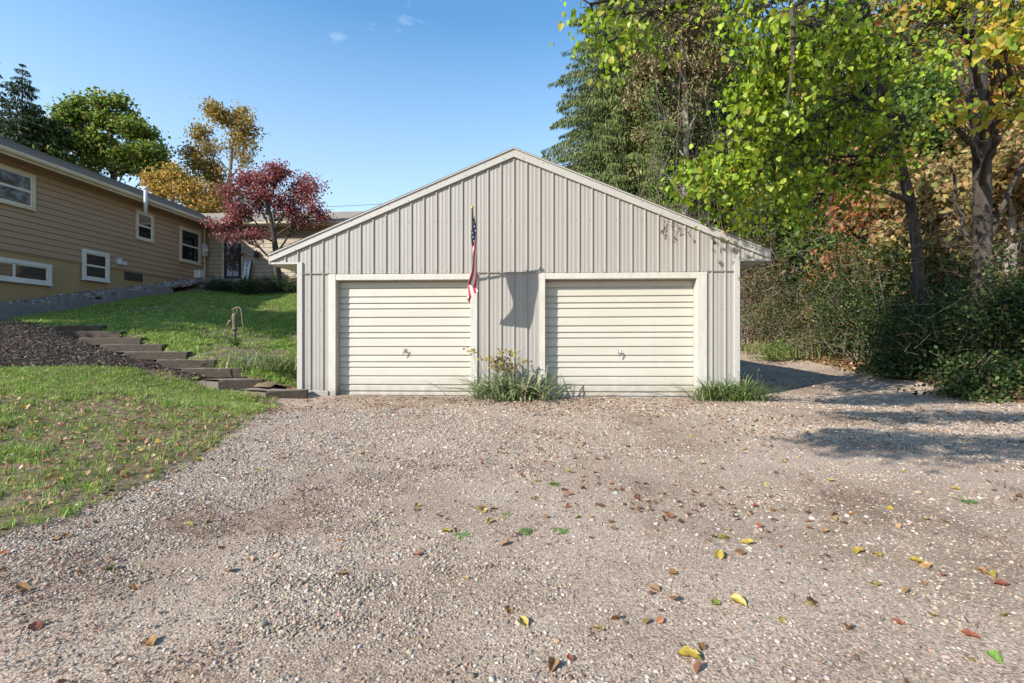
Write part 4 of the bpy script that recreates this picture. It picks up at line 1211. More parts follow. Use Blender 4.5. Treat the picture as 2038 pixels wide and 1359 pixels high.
# stones between the house and its edging
n = 9000; X = rng.uniform(-16.15, -15.17, n); Y = rng.uniform(11.5, 21.5, n); sc_ = rng.uniform(.02, .075, n)
scatter('stone_bed', np.stack([X, Y, H(X, Y) + .22 + rng.random(n) * .07], 1), rng.normal(0, 1, (n, 3)), np.stack([sc_, sc_, sc_], 1),
        palette(n, [(.22, .2, .19), (.34, .32, .3), (.15, .12, .1), (.25, .18, .13)], None, .2), rng.integers(0, 5, n), PEB, 'rounded stones and leaves between the edging and the house', 'stones')

# leaf litter: small dry bits on gravel and lawn, large drifts in the woods
def dry_leaf(seed, shape='oval'):
    g = np.random.default_rng(seed)
    V, F_, _ = leaf_arrays(np.array([[-.5, 0, 0.]]), np.array([1.0]), np.array([[1., 0, 0]]), np.array([[0, 0, 1.]]), shape, g.uniform(.2, .7), g.uniform(-.35, .3))
    return source_mesh('dry_leaf', V, F_, M['leaf_i'])
DL = [dry_leaf(s, ['oval', 'heart', 'diamond', 'slim', 'oval'][s % 5]) for s in range(7)]
BROWNS = [(.20, .10, .045), (.28, .15, .07), (.13, .065, .035), (.36, .24, .12), (.30, .09, .04), (.42, .30, .06)]
def litter(name, X, Y, size, label, pal, lift=.012, tilt=.35, jz=.0):
    n = len(X); s_ = rng.uniform(size[0], size[1], n)
    scatter(name, np.stack([X, Y, H(X, Y) + (fbm(X, Y, 2.2, 5) - .5) * .03 + lift + rng.random(n) * jz], 1), np.stack([rng.normal(0, tilt, n), rng.normal(0, tilt, n), rng.uniform(0, 6.28, n)], 1),
            np.stack([s_, s_, s_], 1), pal(n), rng.integers(0, len(DL), n), DL, label, 'leaves')
X, Y = sample(DRIVE, -5, 9, 1.2, 13, 30000)
w = fbm(X, Y, 1.0, 77); nearg = np.clip(1 - np.abs(Y - 7.9) / .9, 0, 1) * (X < 3.4)
k = rng.random(len(X)) < np.clip((w - .50) * 2.2, .025, .6) + nearg * .7 + np.clip(1 - np.abs(sdf(LAWN_LOW, X, Y)) / .45, 0, 1) * .55
litter('leaf_litter', X[k], Y[k], (.014, .046), 'small dry brown leaf bits drifted over the gravel', lambda n: palette(n, BROWNS, [4, 3, 3, 1.5, 1.4, .5], .2))
X, Y = sample(DRIVE, -5, 9, 1.2, 9, 260000)
w = fbm(X, Y, 1.5, 91); k = rng.random(len(X)) < np.clip((w - .58) * 8, .02, 1.0) * np.clip(2.6 / np.maximum(Y, 1), .2, 1)
X, Y = X[k], Y[k]; n = len(X); s_ = rng.uniform(.015, .05, n)
scatter('needle_litter', np.stack([X, Y, H(X, Y) + (fbm(X, Y, 2.2, 5) - .5) * .03 + .014 + rng.random(n) * .010], 1), np.stack([rng.normal(0, .25, n), rng.normal(0, .25, n), rng.uniform(0, 6.28, n)], 1), np.stack([s_, s_ * .35, s_], 1),
        palette(n, [(.26, .13, .08), (.18, .085, .055), (.34, .21, .13), (.12, .07, .05)], None, .2), np.full(n, 3), DL, 'reddish dry needles and grass straws in patches on the gravel', 'needles')
X, Y = sample(LAWN_LOW, -13, -1.8, 1.0, 9.4, 16000)
w = fbm(X, Y, .9, 60); k = rng.random(len(X)) < np.clip((w - .34) * 3.0, .06, .9)
litter('leaf_litter', X[k], Y[k], (.022, .052), 'dry pinkish brown leaves lying in the lower lawn', lambda n: palette(n, [(.42, .24, .15), (.30, .15, .08), (.5, .34, .24), (.22, .11, .06), (.5, .36, .08)], [4, 4, 2, 2, .7], .2), .04, .5)
# woods floor
X = rng.uniform(3.5, 34, 260000); Y = rng.uniform(2, 40, 260000); dd = np.hypot(X, Y)
k = (sdf(DRIVE, X, Y) > .0) & visible(X, Y, H(X, Y)) & (rng.random(len(X)) < np.clip(18 / dd, .25, 1)) & ~((X < 3.6) & (Y < 16.2))
X, Y = X[k], Y[k]
litter('leaf_litter', X, Y, (.045, .105), 'fallen autumn leaves covering the wooded bank', lambda n: palette(n, [(.26, .15, .075), (.36, .23, .12), (.17, .095, .05), (.46, .32, .17), (.36, .16, .07), (.14, .13, .04)], [4, 4, 3, 2, .8, 1], .2), .03, .5, .06)

# ------------------------------------------------------------------ single fallen leaves on the gravel
LEAFM = []
def curled(sd):
    g = np.random.default_rng(sd); na, nb_ = 9, 5; V = []; F_ = []
    cu, fo, wv = g.uniform(-.5, .9), g.uniform(.1, .8), g.uniform(.02, .07)
    for i in range(na):
        a = i / (na - 1); w = .36 * math.sin(math.pi * min(1, a * .97 + .02)) ** .75 * (1 + .12 * math.sin(a * 9 + sd))
        for j in range(nb_):
            b = (j / (nb_ - 1)) * 2 - 1
            V.append((a - .5, b * w * (1 - .25 * fo * abs(b)), fo * w * b * b + cu * .3 * (a - .5) ** 2 + wv * math.sin(a * 12 + b * 3 + sd)))
    for i in range(na - 1):
        for j in range(nb_ - 1): F_.append([i * nb_ + j, i * nb_ + j + 1, (i + 1) * nb_ + j + 1, (i + 1) * nb_ + j])
    return V, F_
for sd in (3, 8, 14): LEAFM.append(curled(sd))
def lmat(name, c, v):
    m = material(name, c, .5, var=v, vscale=2.5, fine=tuple(x * .6 for x in c), fscale=9); return m
LM = {'yellow': lmat('leaf_yellow', (.42, .31, .05), (.28, .20, .035)), 'lime': lmat('leaf_lime', (.30, .33, .06), (.36, .30, .05)), 'brown': lmat('leaf_brown', (.30, .145, .05), (.42, .24, .08)),
      'rust': lmat('leaf_rust', (.26, .08, .035), (.19, .06, .03)), 'green': lmat('leaf_green', (.14, .26, .045), (.18, .29, .05))}
LME = {}
for cn in LM:
    for i, (V, F_) in enumerate(LEAFM):
        me = bpy.data.meshes.new('fallen_leaf'); me.from_pydata([tuple(p) for p in V], [], [list(map(int, f)) for f in F_]); me.materials.append(LM[cn]); me.polygons.foreach_set('use_smooth', [True] * len(me.polygons)); me.update(); LME[cn, i] = me
FALL = [('yellow', 1062, 997, .10), ('yellow', 830, 1013, .09), ('yellow', 625, 976, .08), ('lime', 413, 1044, .10), ('lime', 378, 1050, .11), ('lime', 218, 1141, .12), ('brown', 160, 1150, .09), ('brown', 45, 1182, .12),
        ('brown', 265, 1176, .08), ('brown', 297, 1290, .12), ('brown', 455, 1138, .11), ('brown', 683, 1155, .10), ('rust', 70, 1257, .13), ('yellow', 395, 922, .16), ('yellow', 888, 1064, .11), ('brown', 1003, 1088, .12), ('yellow', 975, 1045, .10),
        ('yellow', 965, 1028, .10), ('lime', 1148, 1035, .09), ('yellow', 1042, 1243, .10), ('brown', 1013, 1226, .09), ('yellow', 1190, 1255, .09), ('brown', 1100, 1345, .11), ('rust', 1135, 1322, .08), ('yellow', 1130, 941, .09), ('lime', 1100, 968, .09),
        ('brown', 908, 1062, .09), ('rust', 440, 1097, .09), ('yellow', 1432, 1113, .13), ('yellow', 1487, 1090, .12), ('brown', 1475, 1108, .12), ('lime', 1440, 1082, .13), ('yellow', 1708, 1103, .13), ('yellow', 1745, 1112, .11), ('yellow', 1825, 1125, .12),
        ('brown', 1842, 1130, .10), ('yellow', 1615, 1210, .14), ('yellow', 1468, 1213, .13), ('lime', 1424, 1205, .10), ('yellow', 1556, 1243, .07), ('yellow', 1372, 1322, .15), ('yellow', 1858, 1238, .08), ('yellow', 1930, 1323, .07), ('green', 1980, 1322, .10),
        ('rust', 1788, 1246, .09), ('rust', 1878, 1148, .08), ('yellow', 1975, 1150, .11), ('brown', 1955, 1144, .10), ('yellow', 1742, 1168, .10), ('lime', 1840, 1040, .12), ('yellow', 1880, 1048, .10), ('yellow', 1770, 1016, .10), ('yellow', 1662, 1041, .10),
        ('brown', 1642, 1060, .09), ('yellow', 1550, 990, .10), ('yellow', 1655, 960, .09), ('lime', 1523, 968, .08), ('yellow', 1797, 942, .09), ('yellow', 1903, 979, .10), ('lime', 1400, 925, .11), ('yellow', 1352, 920, .10), ('yellow', 1560, 921, .10), ('yellow', 1473, 929, .09),
        ('brown', 1590, 863, .12), ('yellow', 1605, 864, .12), ('yellow', 1380, 850, .08), ('yellow', 1270, 845, .09), ('yellow', 1215, 853, .08), ('lime', 1485, 898, .08), ('rust', 1995, 1164, .14), ('brown', 1690, 1256, .10), ('rust', 1930, 1275, .12), ('yellow', 2000, 1240, .09), ('brown', 1340, 1153, .09),
        ('yellow', 1100, 858, .08), ('brown', 880, 866, .09), ('yellow', 720, 905, .08), ('brown', 560, 915, .10), ('rust', 490, 950, .10), ('brown', 130, 1075, .08), ('yellow', 190, 1048, .08), ('brown', 110, 1086, .09)]
LAB = {'yellow': 'yellow fallen leaf lying on the gravel driveway', 'lime': 'yellow-green fallen leaf lying on the gravel driveway', 'brown': 'curled brown fallen leaf lying on the gravel driveway', 'rust': 'rust red fallen leaf lying on the gravel driveway', 'green': 'single bright green fallen leaf on the gravel'}
for i, (cn, px, py, s_) in enumerate(FALL):
    p = hit(px, py)
    o = bpy.data.objects.new('fallen_leaf', LME[cn, i % 3]); COL.objects.link(o)
    o.location = (p[0], p[1], p[2] + .004 + s_ * .05 + (fbm(p[0], p[1], 2.2, 5) - .5) * .03)
    o.scale = (s_ * (.42 if cn == 'rust' else .52),) * 3
    o.rotation_euler = (R.gauss(0, .3), R.gauss(0, .3), R.uniform(0, 6.28))
    spot = 'near the lawn edge' if p[0] < -1.3 else 'close to the garage doors' if p[1] > 5.2 else 'toward the thicket side' if p[0] > 2.2 else 'in the open middle'
    tag(o, LAB[cn] if cn == 'green' else LAB[cn] + ' ' + spot, 'leaf', None if cn == 'green' else cn + ' leaves on the gravel ' + spot)

# ------------------------------------------------------------------ clumps of long blades
def blades(name, label, cat, c, n, length, width, spread, pal, lean=(.2, 1.0), flat=1.0, heads=0, group=None):
    root = thing(name, label, cat, c, group)
    V, F_, T = [], [], []
    cols = pal(n)
    for i in range(n):
        b = np.array([c[0] + rng.normal(0, spread[0]), c[1] + rng.normal(0, spread[1]), c[2] - .02])
        a = rng.uniform(0, 6.28); d = np.array([math.cos(a), math.sin(a) * flat, 0])
        if b[1] > c[1] + .05 and d[1] > 0: d[1] *= .3
        d += np.array([(b[0] - c[0]) * 1.2, 0, 0])
        l = length * rng.uniform(.55, 1.15); ln = rng.uniform(*lean); w = width * rng.uniform(.7, 1.2)
        s = np.cross(d, (0, 0, 1)); s /= np.linalg.norm(s) + 1e-6
        k = len(V)
        for j in range(6):
            t = j / 5; ww = w * (1 - t ** 2.2) * (.7 + .6 * t if t < .4 else 1)
            p = b + d * l * ln * (t ** 1.6) + np.array([0, 0, 1]) * l * (t - .55 * ln * t ** 2.4)
            p[2] = max(p[2], c[2] + .01)
            V += [p - s * ww + np.array([0, 0, ww * .4]), p + s * ww + np.array([0, 0, ww * .4])]
            T += [cols[i], cols[i]]
        for j in range(5): F_.append((k + 2 * j, k + 2 * j + 1, k + 2 * j + 3, k + 2 * j + 2))
    tag(mesh_obj('blades', V, np.array(F_), M['blade'], root, tint=T), kind='stuff')
    return root
GB = lambda n: palette(n, [(.23, .29, .13), (.31, .37, .19), (.15, .20, .08), (.40, .41, .25), (.42, .35, .23)], [5, 4, 3, 1.5, 1.1], .15)
c1 = np.array([onY(1012, 780, YG - .28)[0], YG - .30, .0])
lily = blades('daylily_clump', 'strappy daylily clump with dried yellow flower heads between garage doors', 'plant', c1, 300, .76, .021, (.28, .12), GB, (.3, 1.55), .9)
sm = MB(); hv, hf, ht = [], [], []
for i in range(26):
    b = c1 + np.array([rng.normal(-.1, .2), rng.normal(0, .08), 0]); t = b + np.array([rng.normal(-.05, .14), rng.normal(-.02, .08), rng.uniform(.5, .86)])
    sm.tube([b, (b + t) / 2 + rng.normal(0, .02, 3), t], [.004, .0032, .002], 4)
    if i < 15:
        m = 26; C = t + rng.normal(0, 1, (m, 3)) * np.array([.075, .06, .026])
        for q in range(6): sm.tube([t - np.array([0, 0, .06]), C[q]], .0014, 3, False)
        V, Fq, ix = leaf_arrays(C, rng.uniform(.025, .06, m), rng.normal(size=(m, 3)), rng.normal(size=(m, 3)) + np.array([0, 0, 1.]), 'oval')
        k = sum(len(q) for q in hv); hv.append(V); hf.append(Fq + k)
        ht.append(palette(m, [(.52, .40, .06), (.40, .30, .07), (.34, .36, .09), (.30, .17, .07)] if i < 11 else [(.10, .07, .05)], None, .2)[ix])
sm.build('stalk', M['twig'], lily)
mesh_obj('flower_head', np.concatenate(hv), np.concatenate(hf), M['leaf'], lily, tint=np.concatenate(ht))
c2 = np.array([onY(1447, 790, YG - .25)[0], YG - .25, .0])
blades('grass_clump', 'low green weedy grass clump at the garage corner by the woods', 'plant', c2, 520, .56, .011, (.27, .10), lambda n: palette(n, [(.13, .21, .05), (.19, .28, .08), (.09, .15, .035), (.27, .33, .13), (.36, .31, .19)], [4, 4, 3, 2, 1], .15), (.4, 1.4), .9)
wd = thing('weed', 'tall seeding weed stems beside the green grass clump', 'plant', (c2[0] + .45, YG - .1, 0))
sm = MB(); Cc = []
for i in range(9):
    b = np.array([c2[0] + rng.uniform(.25, .65), YG - .12 + rng.normal(0, .05), -.01]); t = b + np.array([rng.normal(0, .1), rng.normal(0, .05), rng.uniform(.28, .52)])
    sm.tube([b, (b + t) / 2 + rng.normal(0, .015, 3), t], [.004, .003, .002], 4)
    Cc.append(b + (t - b) * rng.uniform(.3, 1.0, (16, 1)) + rng.normal(0, .02, (16, 3)))
sm.build('stem', M['twig'], wd)
C = np.concatenate(Cc); leaves_at('foliage', C, rng.uniform(.03, .06, len(C)), wd, palette(len(C), [(.14, .26, .06), (.22, .32, .10), (.30, .25, .12)]), 'slim', .1)
c3 = hit(528, 735)
blades('iris_clump', 'pale green and straw iris leaves beside the garage wall above the steps', 'plant', c3, 460, .52, .013, (.38, .28), lambda n: palette(n, [(.20, .27, .10), (.28, .33, .15), (.40, .34, .22), (.14, .20, .07), (.34, .22, .12)], [5, 4, 2, 3, 1], .15), (.3, 1.1), 1.0)
# ivy round the foot of the pump
pbz = np.array(pb_)
shrub('ivy', 'green ivy clinging round the foot of the hand pump', pbz + np.array([0, -.02, .10]), (.10, .10, .17), 260, (.03, .06), lambda n: palette(n, [(.10, .20, .035), (.15, .26, .05), (.07, .13, .03)]), base=pbz[2], cat='plant', stems=4, cluster=.03)
# little weeds coming through the gravel
for (px, py) in ((1010, 1032), (1118, 1063), (1050, 1066), (918, 1072), (1105, 968), (1925, 1000)):
    p = hit(px, py)
    blades('seedling', 'tiny green weed sprouting through the gravel', 'plant', p, 26, .05, .006, (.018, .018), lambda n: palette(n, [(.12, .24, .05), (.18, .3, .07)]), (.5, 1.3), 1.0, group='weeds in the gravel')
# withered vine at the gable edge
vn = thing('vine', 'withered vine tendrils hanging at the sloping gable edge', 'vine', (onY(1335, 450, YG)[0], YG - .05, 3.0))
vm = MB(); Cv = []
for (px, py, l) in ((1318, 436, .25), (1325, 440, .33), (1336, 442, .36), (1344, 447, .18), (1370, 458, .14)):
    p = onY(px, py, YG - .055); pts = [p + np.array([0, 0, .06])]
    for q in range(5): pts.append(pts[-1] + np.array([rng.normal(0, .03), rng.normal(0, .008), -l / 5]))
    vm.tube(pts, .0035, 4); Cv += [pts[-1], pts[-2]] if l > .15 else [pts[-1]]
Cv = np.array(Cv); Cv = np.repeat(Cv, 2, 0) + rng.normal(0, .012, (len(Cv) * 2, 3))
pts = [onY(1318 + 13 * q, 437 + 5.4 * q + rng.uniform(-3, 3), YG - .06) for q in range(5)]
vm.tube(pts, .0035, 4)
vm.build('tendril', M['twig'], vn)
leaves_at('withered_leaf', Cv, rng.uniform(.03, .06, len(Cv)), vn, palette(len(Cv), [(.09, .06, .045), (.14, .09, .06)]), 'oval', .8)

# ------------------------------------------------------------------ red tree, clipped shrubs at the wing
def pb(px, py, d, rpx, rpy, nt, npl, rd=None):
    k = d / F; return (P(px, py, d), (rpx * k, rd or (rpx + rpy) / 2 * k, rpy * k), nt, npl)
D_ = 21.6
redpal = lambda n: palette(n, [(.25, .08, .085), (.35, .125, .125), (.15, .045, .052), (.46, .21, .18), (.34, .17, .09)], [5, 5, 3, 3, 1], .2)
b0 = P(556, 562, D_); b0[2] = h1(b0[0], b0[1]) - .1
broadleaf('red_tree', 'small spreading tree with dark red leaves before the house wing', 'tree', [b0, P(551, 520, D_), P(547, 482, D_), P(543, 455, D_), P(536, 420, D_), P(528, 385, D_)], .16, .05,
          [pb(500, 385, D_, 62, 40, 120, 22), pb(555, 350, D_, 45, 32, 80, 22), pb(600, 385, D_, 55, 34, 100, 22), pb(545, 400, D_, 70, 32, 110, 18), pb(470, 420, D_, 44, 28, 75, 22), pb(630, 420, D_, 34, 20, 50, 18), pb(575, 340, D_, 26, 18, 24, 14), pb(612, 357, D_, 22, 16, 24, 14), pb(455, 452, D_, 38, 18, 50, 18),
           pb(475, 470, D_ - .6, 45, 14, 46, 18), pb(590, 440, D_, 60, 22, 60, 14), pb(520, 365, D_, 45, 25, 60, 20)],
          redpal, (.08, .125), 'oval', bark='bark', droop=.3, cluster=.19, clump=13, more=.72)
dk = lambda n: palette(n, [(.028, .052, .022), (.04, .075, .028), (.018, .035, .016), (.06, .09, .03)], None, .18)
for (px, w, lab) in ((440, 28, 'dark clipped shrub nearest the house corner on the stone wall'), (490, 33, 'dark clipped shrub below the WELCOME board'), (538, 30, 'dark clipped shrub in front of the red tree trunk'), (580, 28, 'dark clipped shrub beside the garage eave')):
    c = onY(px, 572, 20.9)
    shrub('clipped_shrub', lab, c, (w / 40, .42, .44), 4600, (.05, .09), dk, 'clipped shrubs by the stone wall', 'slim', cluster=.06)
# ------------------------------------------------------------------ trees behind the house
def base_of(px, d, sink=.2):
    q = P(px, 600, d); return np.array([q[0], q[1], h1(q[0], q[1]) - sink])
def trunk_px(pts, d):
    b = base_of(pts[0][0], d); return [b] + [P(a, y, d) for a, y in pts[1:]]
gpal = lambda n: palette(n, [(.14, .20, .035), (.20, .26, .05), (.08, .13, .025), (.29, .31, .07), (.34, .26, .06), (.36, .18, .06)], [5, 5, 4, 2.4, .6, .35], .18)
D_ = 34
broadleaf('maple_tree', 'round green maple just turning, behind the long roof', 'tree', trunk_px([(228, 0), (228, 470), (227, 400), (226, 340), (222, 280), (215, 240)], D_), .30, .10,
          [pb(160, 235, D_, 42, 38, 90, 26), pb(225, 225, D_, 45, 34, 90, 26), pb(270, 260, D_, 36, 34, 80, 24), pb(180, 285, D_, 60, 36, 110, 24), pb(260, 315, D_, 50, 34, 90, 24), pb(310, 310, D_, 34, 30, 60, 22), pb(140, 300, D_, 45, 40, 80, 22), pb(200, 340, D_, 70, 35, 90, 20), pb(320, 350, D_, 32, 24, 40, 18), pb(150, 210, D_, 26, 14, 26, 18), pb(235, 200, D_, 24, 12, 26, 18)],
          gpal, (.15, .24), 'heart', droop=.4, cluster=.34, clump=14)
D_ = 37
opal = lambda n: palette(n, [(.32, .21, .06), (.38, .26, .08), (.25, .15, .045), (.19, .20, .05), (.42, .31, .10)], [4, 4, 3, 3, 1.5], .18)
broadleaf('ash_tree', 'tall thin tree with tawny leaves, half bare, behind the roof vent', 'tree', trunk_px([(455, 0), (455, 460), (456, 400), (458, 340), (462, 290), (468, 240)], D_), .24, .07,
          [pb(455, 225, D_, 42, 26, 70, 22), pb(485, 250, D_, 24, 30, 50, 18), pb(425, 225, D_, 20, 14, 26, 20), pb(400, 290, D_, 30, 38, 70, 22), pb(420, 330, D_, 45, 36, 80, 22), pb(470, 290, D_, 36, 34, 60, 12), pb(500, 310, D_, 30, 34, 70, 4), pb(390, 370, D_, 40, 36, 70, 22), pb(500, 350, D_, 32, 24, 60, 3), pb(440, 380, D_, 50, 40, 70, 20)],
          opal, (.14, .23), 'oval', bark='bark_grey', droop=.4, cluster=.34, clump=12)
D_ = 30
opal2 = lambda n: palette(n, [(.42, .25, .065), (.47, .32, .09), (.34, .18, .05), (.27, .25, .06)], [4, 4, 2, 3], .18)
broadleaf('locust_tree', 'low golden orange tree rising over the house roof', 'tree', trunk_px([(335, 0), (335, 480), (338, 430), (345, 395), (350, 370)], D_), .16, .06,
          [pb(310, 355, D_, 32, 18, 46, 18), pb(355, 345, D_, 26, 20, 40, 18), pb(380, 385, D_, 52, 26, 80, 18), pb(320, 385, D_, 40, 20, 54, 16), pb(400, 415, D_, 45, 22, 60, 16), pb(430, 400, D_, 30, 24, 40, 16)],
          opal2, (.13, .21), 'oval', bark='bark_grey', droop=.4, cluster=.30)

def conifer(name, label, apex, base, rad, nwh, pal, droop=.35, strip=(.16, .30), wid=.03, dens=1.0, group=None, bark='bark', top=0.0, shag=.55, zmin=None):
    """whorls of drooping boughs hung with short sprays"""
    root = thing(name, label, 'tree', base, group)
    apex = np.array(apex); base = np.array(base); Hh = apex[2] - base[2]
    tb = MB(); tb.tube([base, base + (apex - base) * .5, apex], [max(.1, Hh * .014), Hh * .008, .012], 8)
    C, Dv, S = [], [], []
    for i in range(nwh):
        t = (i + rng.uniform(-.3, .3)) / nwh; t = min(max(t, 0.0), 1.0)
        z = apex[2] - Hh * .97 * t
        if zmin is not None and z < zmin: continue
        c = base + (apex - base) * ((z - base[2]) / Hh)
        rr = rad * (t ** .72) * rng.uniform(.85, 1.1) + .12
        nb = int(6 + 5 * t)
        a0 = rng.uniform(0, 6.28)
        for k in range(nb):
            a = a0 + 6.283 * k / nb + rng.normal(0, .15); L_ = rr * rng.uniform(.75, 1.12)
            d = np.array([math.cos(a), math.sin(a), 0]); s = np.array([-d[1], d[0], 0])
            m = max(4, int(L_ / .28))
            pts = []
            for q in range(m + 1):
                u = q / m
                pts.append(c + d * L_ * u + np.array([0, 0, L_ * (.10 * u - droop * u * u * 1.1 + .28 * droop * u ** 4)]))
            tb.tube(pts, list(np.linspace(.02 + .008 * L_, .006, m + 1)), 4, False)
            pts = np.array(pts)
            ns = int(L_ * 40 * dens) + 8
            u = rng.random(ns) ** .8
            pp = np.stack([np.interp(u * m, np.arange(m + 1), pts[:, j]) for j in range(3)], 1)
            sd = rng.choice([-1, 1], ns)
            w = (1 - u) * L_ * .34 + .08
            pp = pp + s * (sd * w * rng.random(ns))[:, None] - np.array([0, 0, 1]) * (w * rng.random(ns) * .35)[:, None]
            C.append(pp)
            Dv.append(d * .5 + s * (sd * .4)[:, None] + np.array([0, 0, -shag * 1.9]) + rng.normal(0, .4, (ns, 3)))
            S.append(rng.uniform(strip[0], strip[1], ns) * (1.0 if L_ > .6 else .6))
    tb.build('trunk', M[bark], root, True)
    C = np.concatenate(C); Dv = np.concatenate(Dv); S = np.concatenate(S); n = len(C)
    SHAPES['spray'] = [(0.0, 0.0), (0.4, wid * 4), (1.0, 0.0)]
    V, F_, ix = leaf_arrays(C, S, Dv, rng.normal(size=(n, 3)) + np.array([0, 0, .6]), 'spray', .3, .1)
    mesh_obj('crown', V, F_, M['needle'], root, tint=pal(n)[ix])
    return root
npal = lambda n: palette(n, [(.035, .062, .026), (.05, .085, .032), (.025, .045, .022), (.075, .105, .04)], [4, 4, 3, 1.5], .18)
conifer('spruce_tree', 'dark pointed spruce over the near end of the house roof', P(45, 128, 30), base_of(40, 30), 3.1, 30, npal, .3, (.16, .34), .035, 1.3)
conifer('spruce_tree', 'dark spruce at the far left, partly hidden by the pointed one', P(-40, 20, 33), base_of(-40, 33), 3.0, 32, npal, .3, (.18, .36), .035, 1.2)
broadleaf('maple_tree', 'dark green leafy tree between the spruce and the maple', 'tree', trunk_px([(95, 0), (95, 480), (95, 400), (95, 330)], 31), .2, .08,
          [pb(85, 260, 31, 40, 40, 70, 22), pb(60, 300, 31, 50, 40, 80, 20), pb(110, 330, 31, 50, 40, 80, 20), pb(20, 290, 31, 40, 40, 60, 20)], lambda n: palette(n, [(.05, .085, .024), (.07, .12, .03), (.035, .06, .02), (.14, .14, .035)], None, .18), (.20, .28), 'oval', cluster=.34)

# ------------------------------------------------------------------ trees behind and right of the garage
npal2 = lambda n: palette(n, [(.105, .145, .038), (.15, .19, .048), (.065, .09, .026), (.20, .225, .06), (.18, .155, .07)], [4, 4, 3, 2, .6], .18)
ap = P(1262, -330, 25)
conifer('spruce_tree', 'tall dense green spruce rising behind the garage ridge', ap, base_of(1250, 25), 5.7, 96, npal2, .34, (.12, .28), .026, 2.5, shag=1.0, zmin=4.6)
conifer('spruce_tree', 'second spruce filling in behind the thinning brown pine', P(1400, -260, 30), base_of(1395, 30), 5.4, 60, npal2, .34, (.2, .42), .03, 1.0, shag=1.0, zmin=7.0)
# thin brown pine in front of it
D_ = 21.0
ppal = lambda n: palette(n, [(.19, .17, .075), (.25, .20, .10), (.13, .14, .055), (.32, .22, .11), (.38, .24, .11)], [4, 4, 3, 2, 1.2], .2)
pine = broadleaf('pine_tree', 'thinning brownish pine with bare twigs right of the spruce', 'tree', trunk_px([(1362, 0), (1364, 460), (1364, 380), (1366, 270), (1362, 160), (1350, 40), (1340, -80)], D_), .15, .09,
          [pb(1300, 60, D_, 70, 60, 90, 30), pb(1380, 40, D_, 60, 60, 80, 30), pb(1270, 130, D_, 60, 40, 70, 28), pb(1340, 150, D_, 70, 45, 90, 28), pb(1410, 120, D_, 45, 50, 60, 26), pb(1290, 210, D_, 60, 30, 60, 22), pb(1400, 200, D_, 45, 40, 50, 20), pb(1330, 260, D_, 60, 30, 50, 14), pb(1300, 320, D_, 60, 40, 40, 8), pb(1400, 300, D_, 40, 40, 30, 8), pb(1330, -40, D_, 80, 40, 60, 26)],
          ppal, (.16, .28), 'slim', bark='bark_grey', droop=.15, cluster=.26, leafmat=M['needle'])
# the overhanging green tree
lime = lambda n: palette(n, [(.20, .285, .026), (.28, .38, .036), (.125, .185, .02), (.38, .45, .055), (.42, .39, .055)], [5, 5, 3, 3, .6], .22)
tA = [hit(1838, 705) - np.array([0, 0, .2]), P(1832, 600, 10.5), P(1826, 500, 10.4), P(1812, 400, 10.2), P(1790, 320, 10.0), P(1766, 230, 9.7), P(1748, 130, 9.4), P(1722, 20, 9.0), P(1690, -110, 8.6)]
LB = [(1560, 85, 6.0, 105, 85, 70, 7), (1660, 40, 6.5, 120, 75, 75, 7), (1505, 190, 6.3, 80, 85, 60, 7), (1438, 295, 6.6, 62, 55, 42, 7), (1392, 350, 6.8, 34, 22, 18, 6), (1480, 355, 6.8, 76, 26, 30, 6), (1575, 280, 7.0, 95, 85, 66, 7), (1700, 190, 7.4, 110, 85, 66, 7),
      (1790, 90, 7.5, 95, 80, 50, 7), (1640, 360, 7.8, 100, 50, 40, 7), (1740, 300, 8.0, 80, 60, 36, 7), (1500, 40, 6.0, 50, 40, 24, 6), (1250, 25, 6.0, 55, 32, 18, 6), (1175, 8, 5.8, 36, 16, 10, 5), (1212, 85, 5.9, 12, 26, 6, 4), (1330, -10, 6.1, 60, 20, 14, 5), (1600, -90, 6.4, 180, 60, 70, 6), (1420, -80, 6.2, 120, 40, 35, 6), (1850, 30, 8, 90, 90, 36, 6), (1560, 415, 8.2, 90, 30, 26, 6), (1800, 230, 8.5, 80, 80, 32, 6)]
treeA = broadleaf('linden_tree', 'leaning tree whose bright green leafy boughs overhang the driveway', 'tree', tA, .115, .07, [pb(*b, rd=.75) for b in LB], lime, (.042, .1), 'heart', bark='bark', droop=.8, cluster=.13, strand=.48, clump=6, more=1.5,
                  extra_limbs=[(P(1660, -60, 6.2), P(1577, 15, 5.6), .035, .03), (P(1577, 15, 5.6), P(1578, 110, 5.5), .03, .022), (P(1578, 110, 5.5), P(1567, 212, 5.5), .022, .01), (tA[7], P(1660, -60, 6.2), .08, .035), (tA[4], P(1640, 300, 8.2), .06, .02), (tA[3], P(1620, 325, 8.6), .06, .015)])
for c in treeA.children:
    if c.name.startswith('crown'): c["kind"] = 'stuff'
# the largest leaves of the low boughs, one by one
V, F_, _ = leaf_arrays(np.array([[0, 0, 0.]]), np.array([1.0]), np.array([[1., 0, 0]]), np.array([[0, 0, 1.]]), 'heart', .2, .2)
LFM = []
for cname, cc in (('a', (.225, .32, .03)), ('b', (.15, .225, .024)), ('c', (.31, .39, .045)), ('d', (.40, .37, .05))):
    m = leaf_material('linden_leaf_' + cname, .36, .38, .5)
    at = [x for x in m.node_tree.nodes if x.type == 'ATTRIBUTE'][0]
    rgb = m.node_tree.nodes.new('ShaderNodeRGB'); rgb.outputs[0].default_value = (*cc, 1)
    for l in list(at.outputs['Color'].links):
        to = l.to_socket; m.node_tree.links.remove(l); m.node_tree.links.new(rgb.outputs[0], to)
    me = bpy.data.meshes.new('leaf'); me.from_pydata([tuple(p) for p in V], [], [list(map(int, f)) for f in F_]); me.materials.append(m); me.update(); LFM.append(me)
tl = Vector(treeA.location)
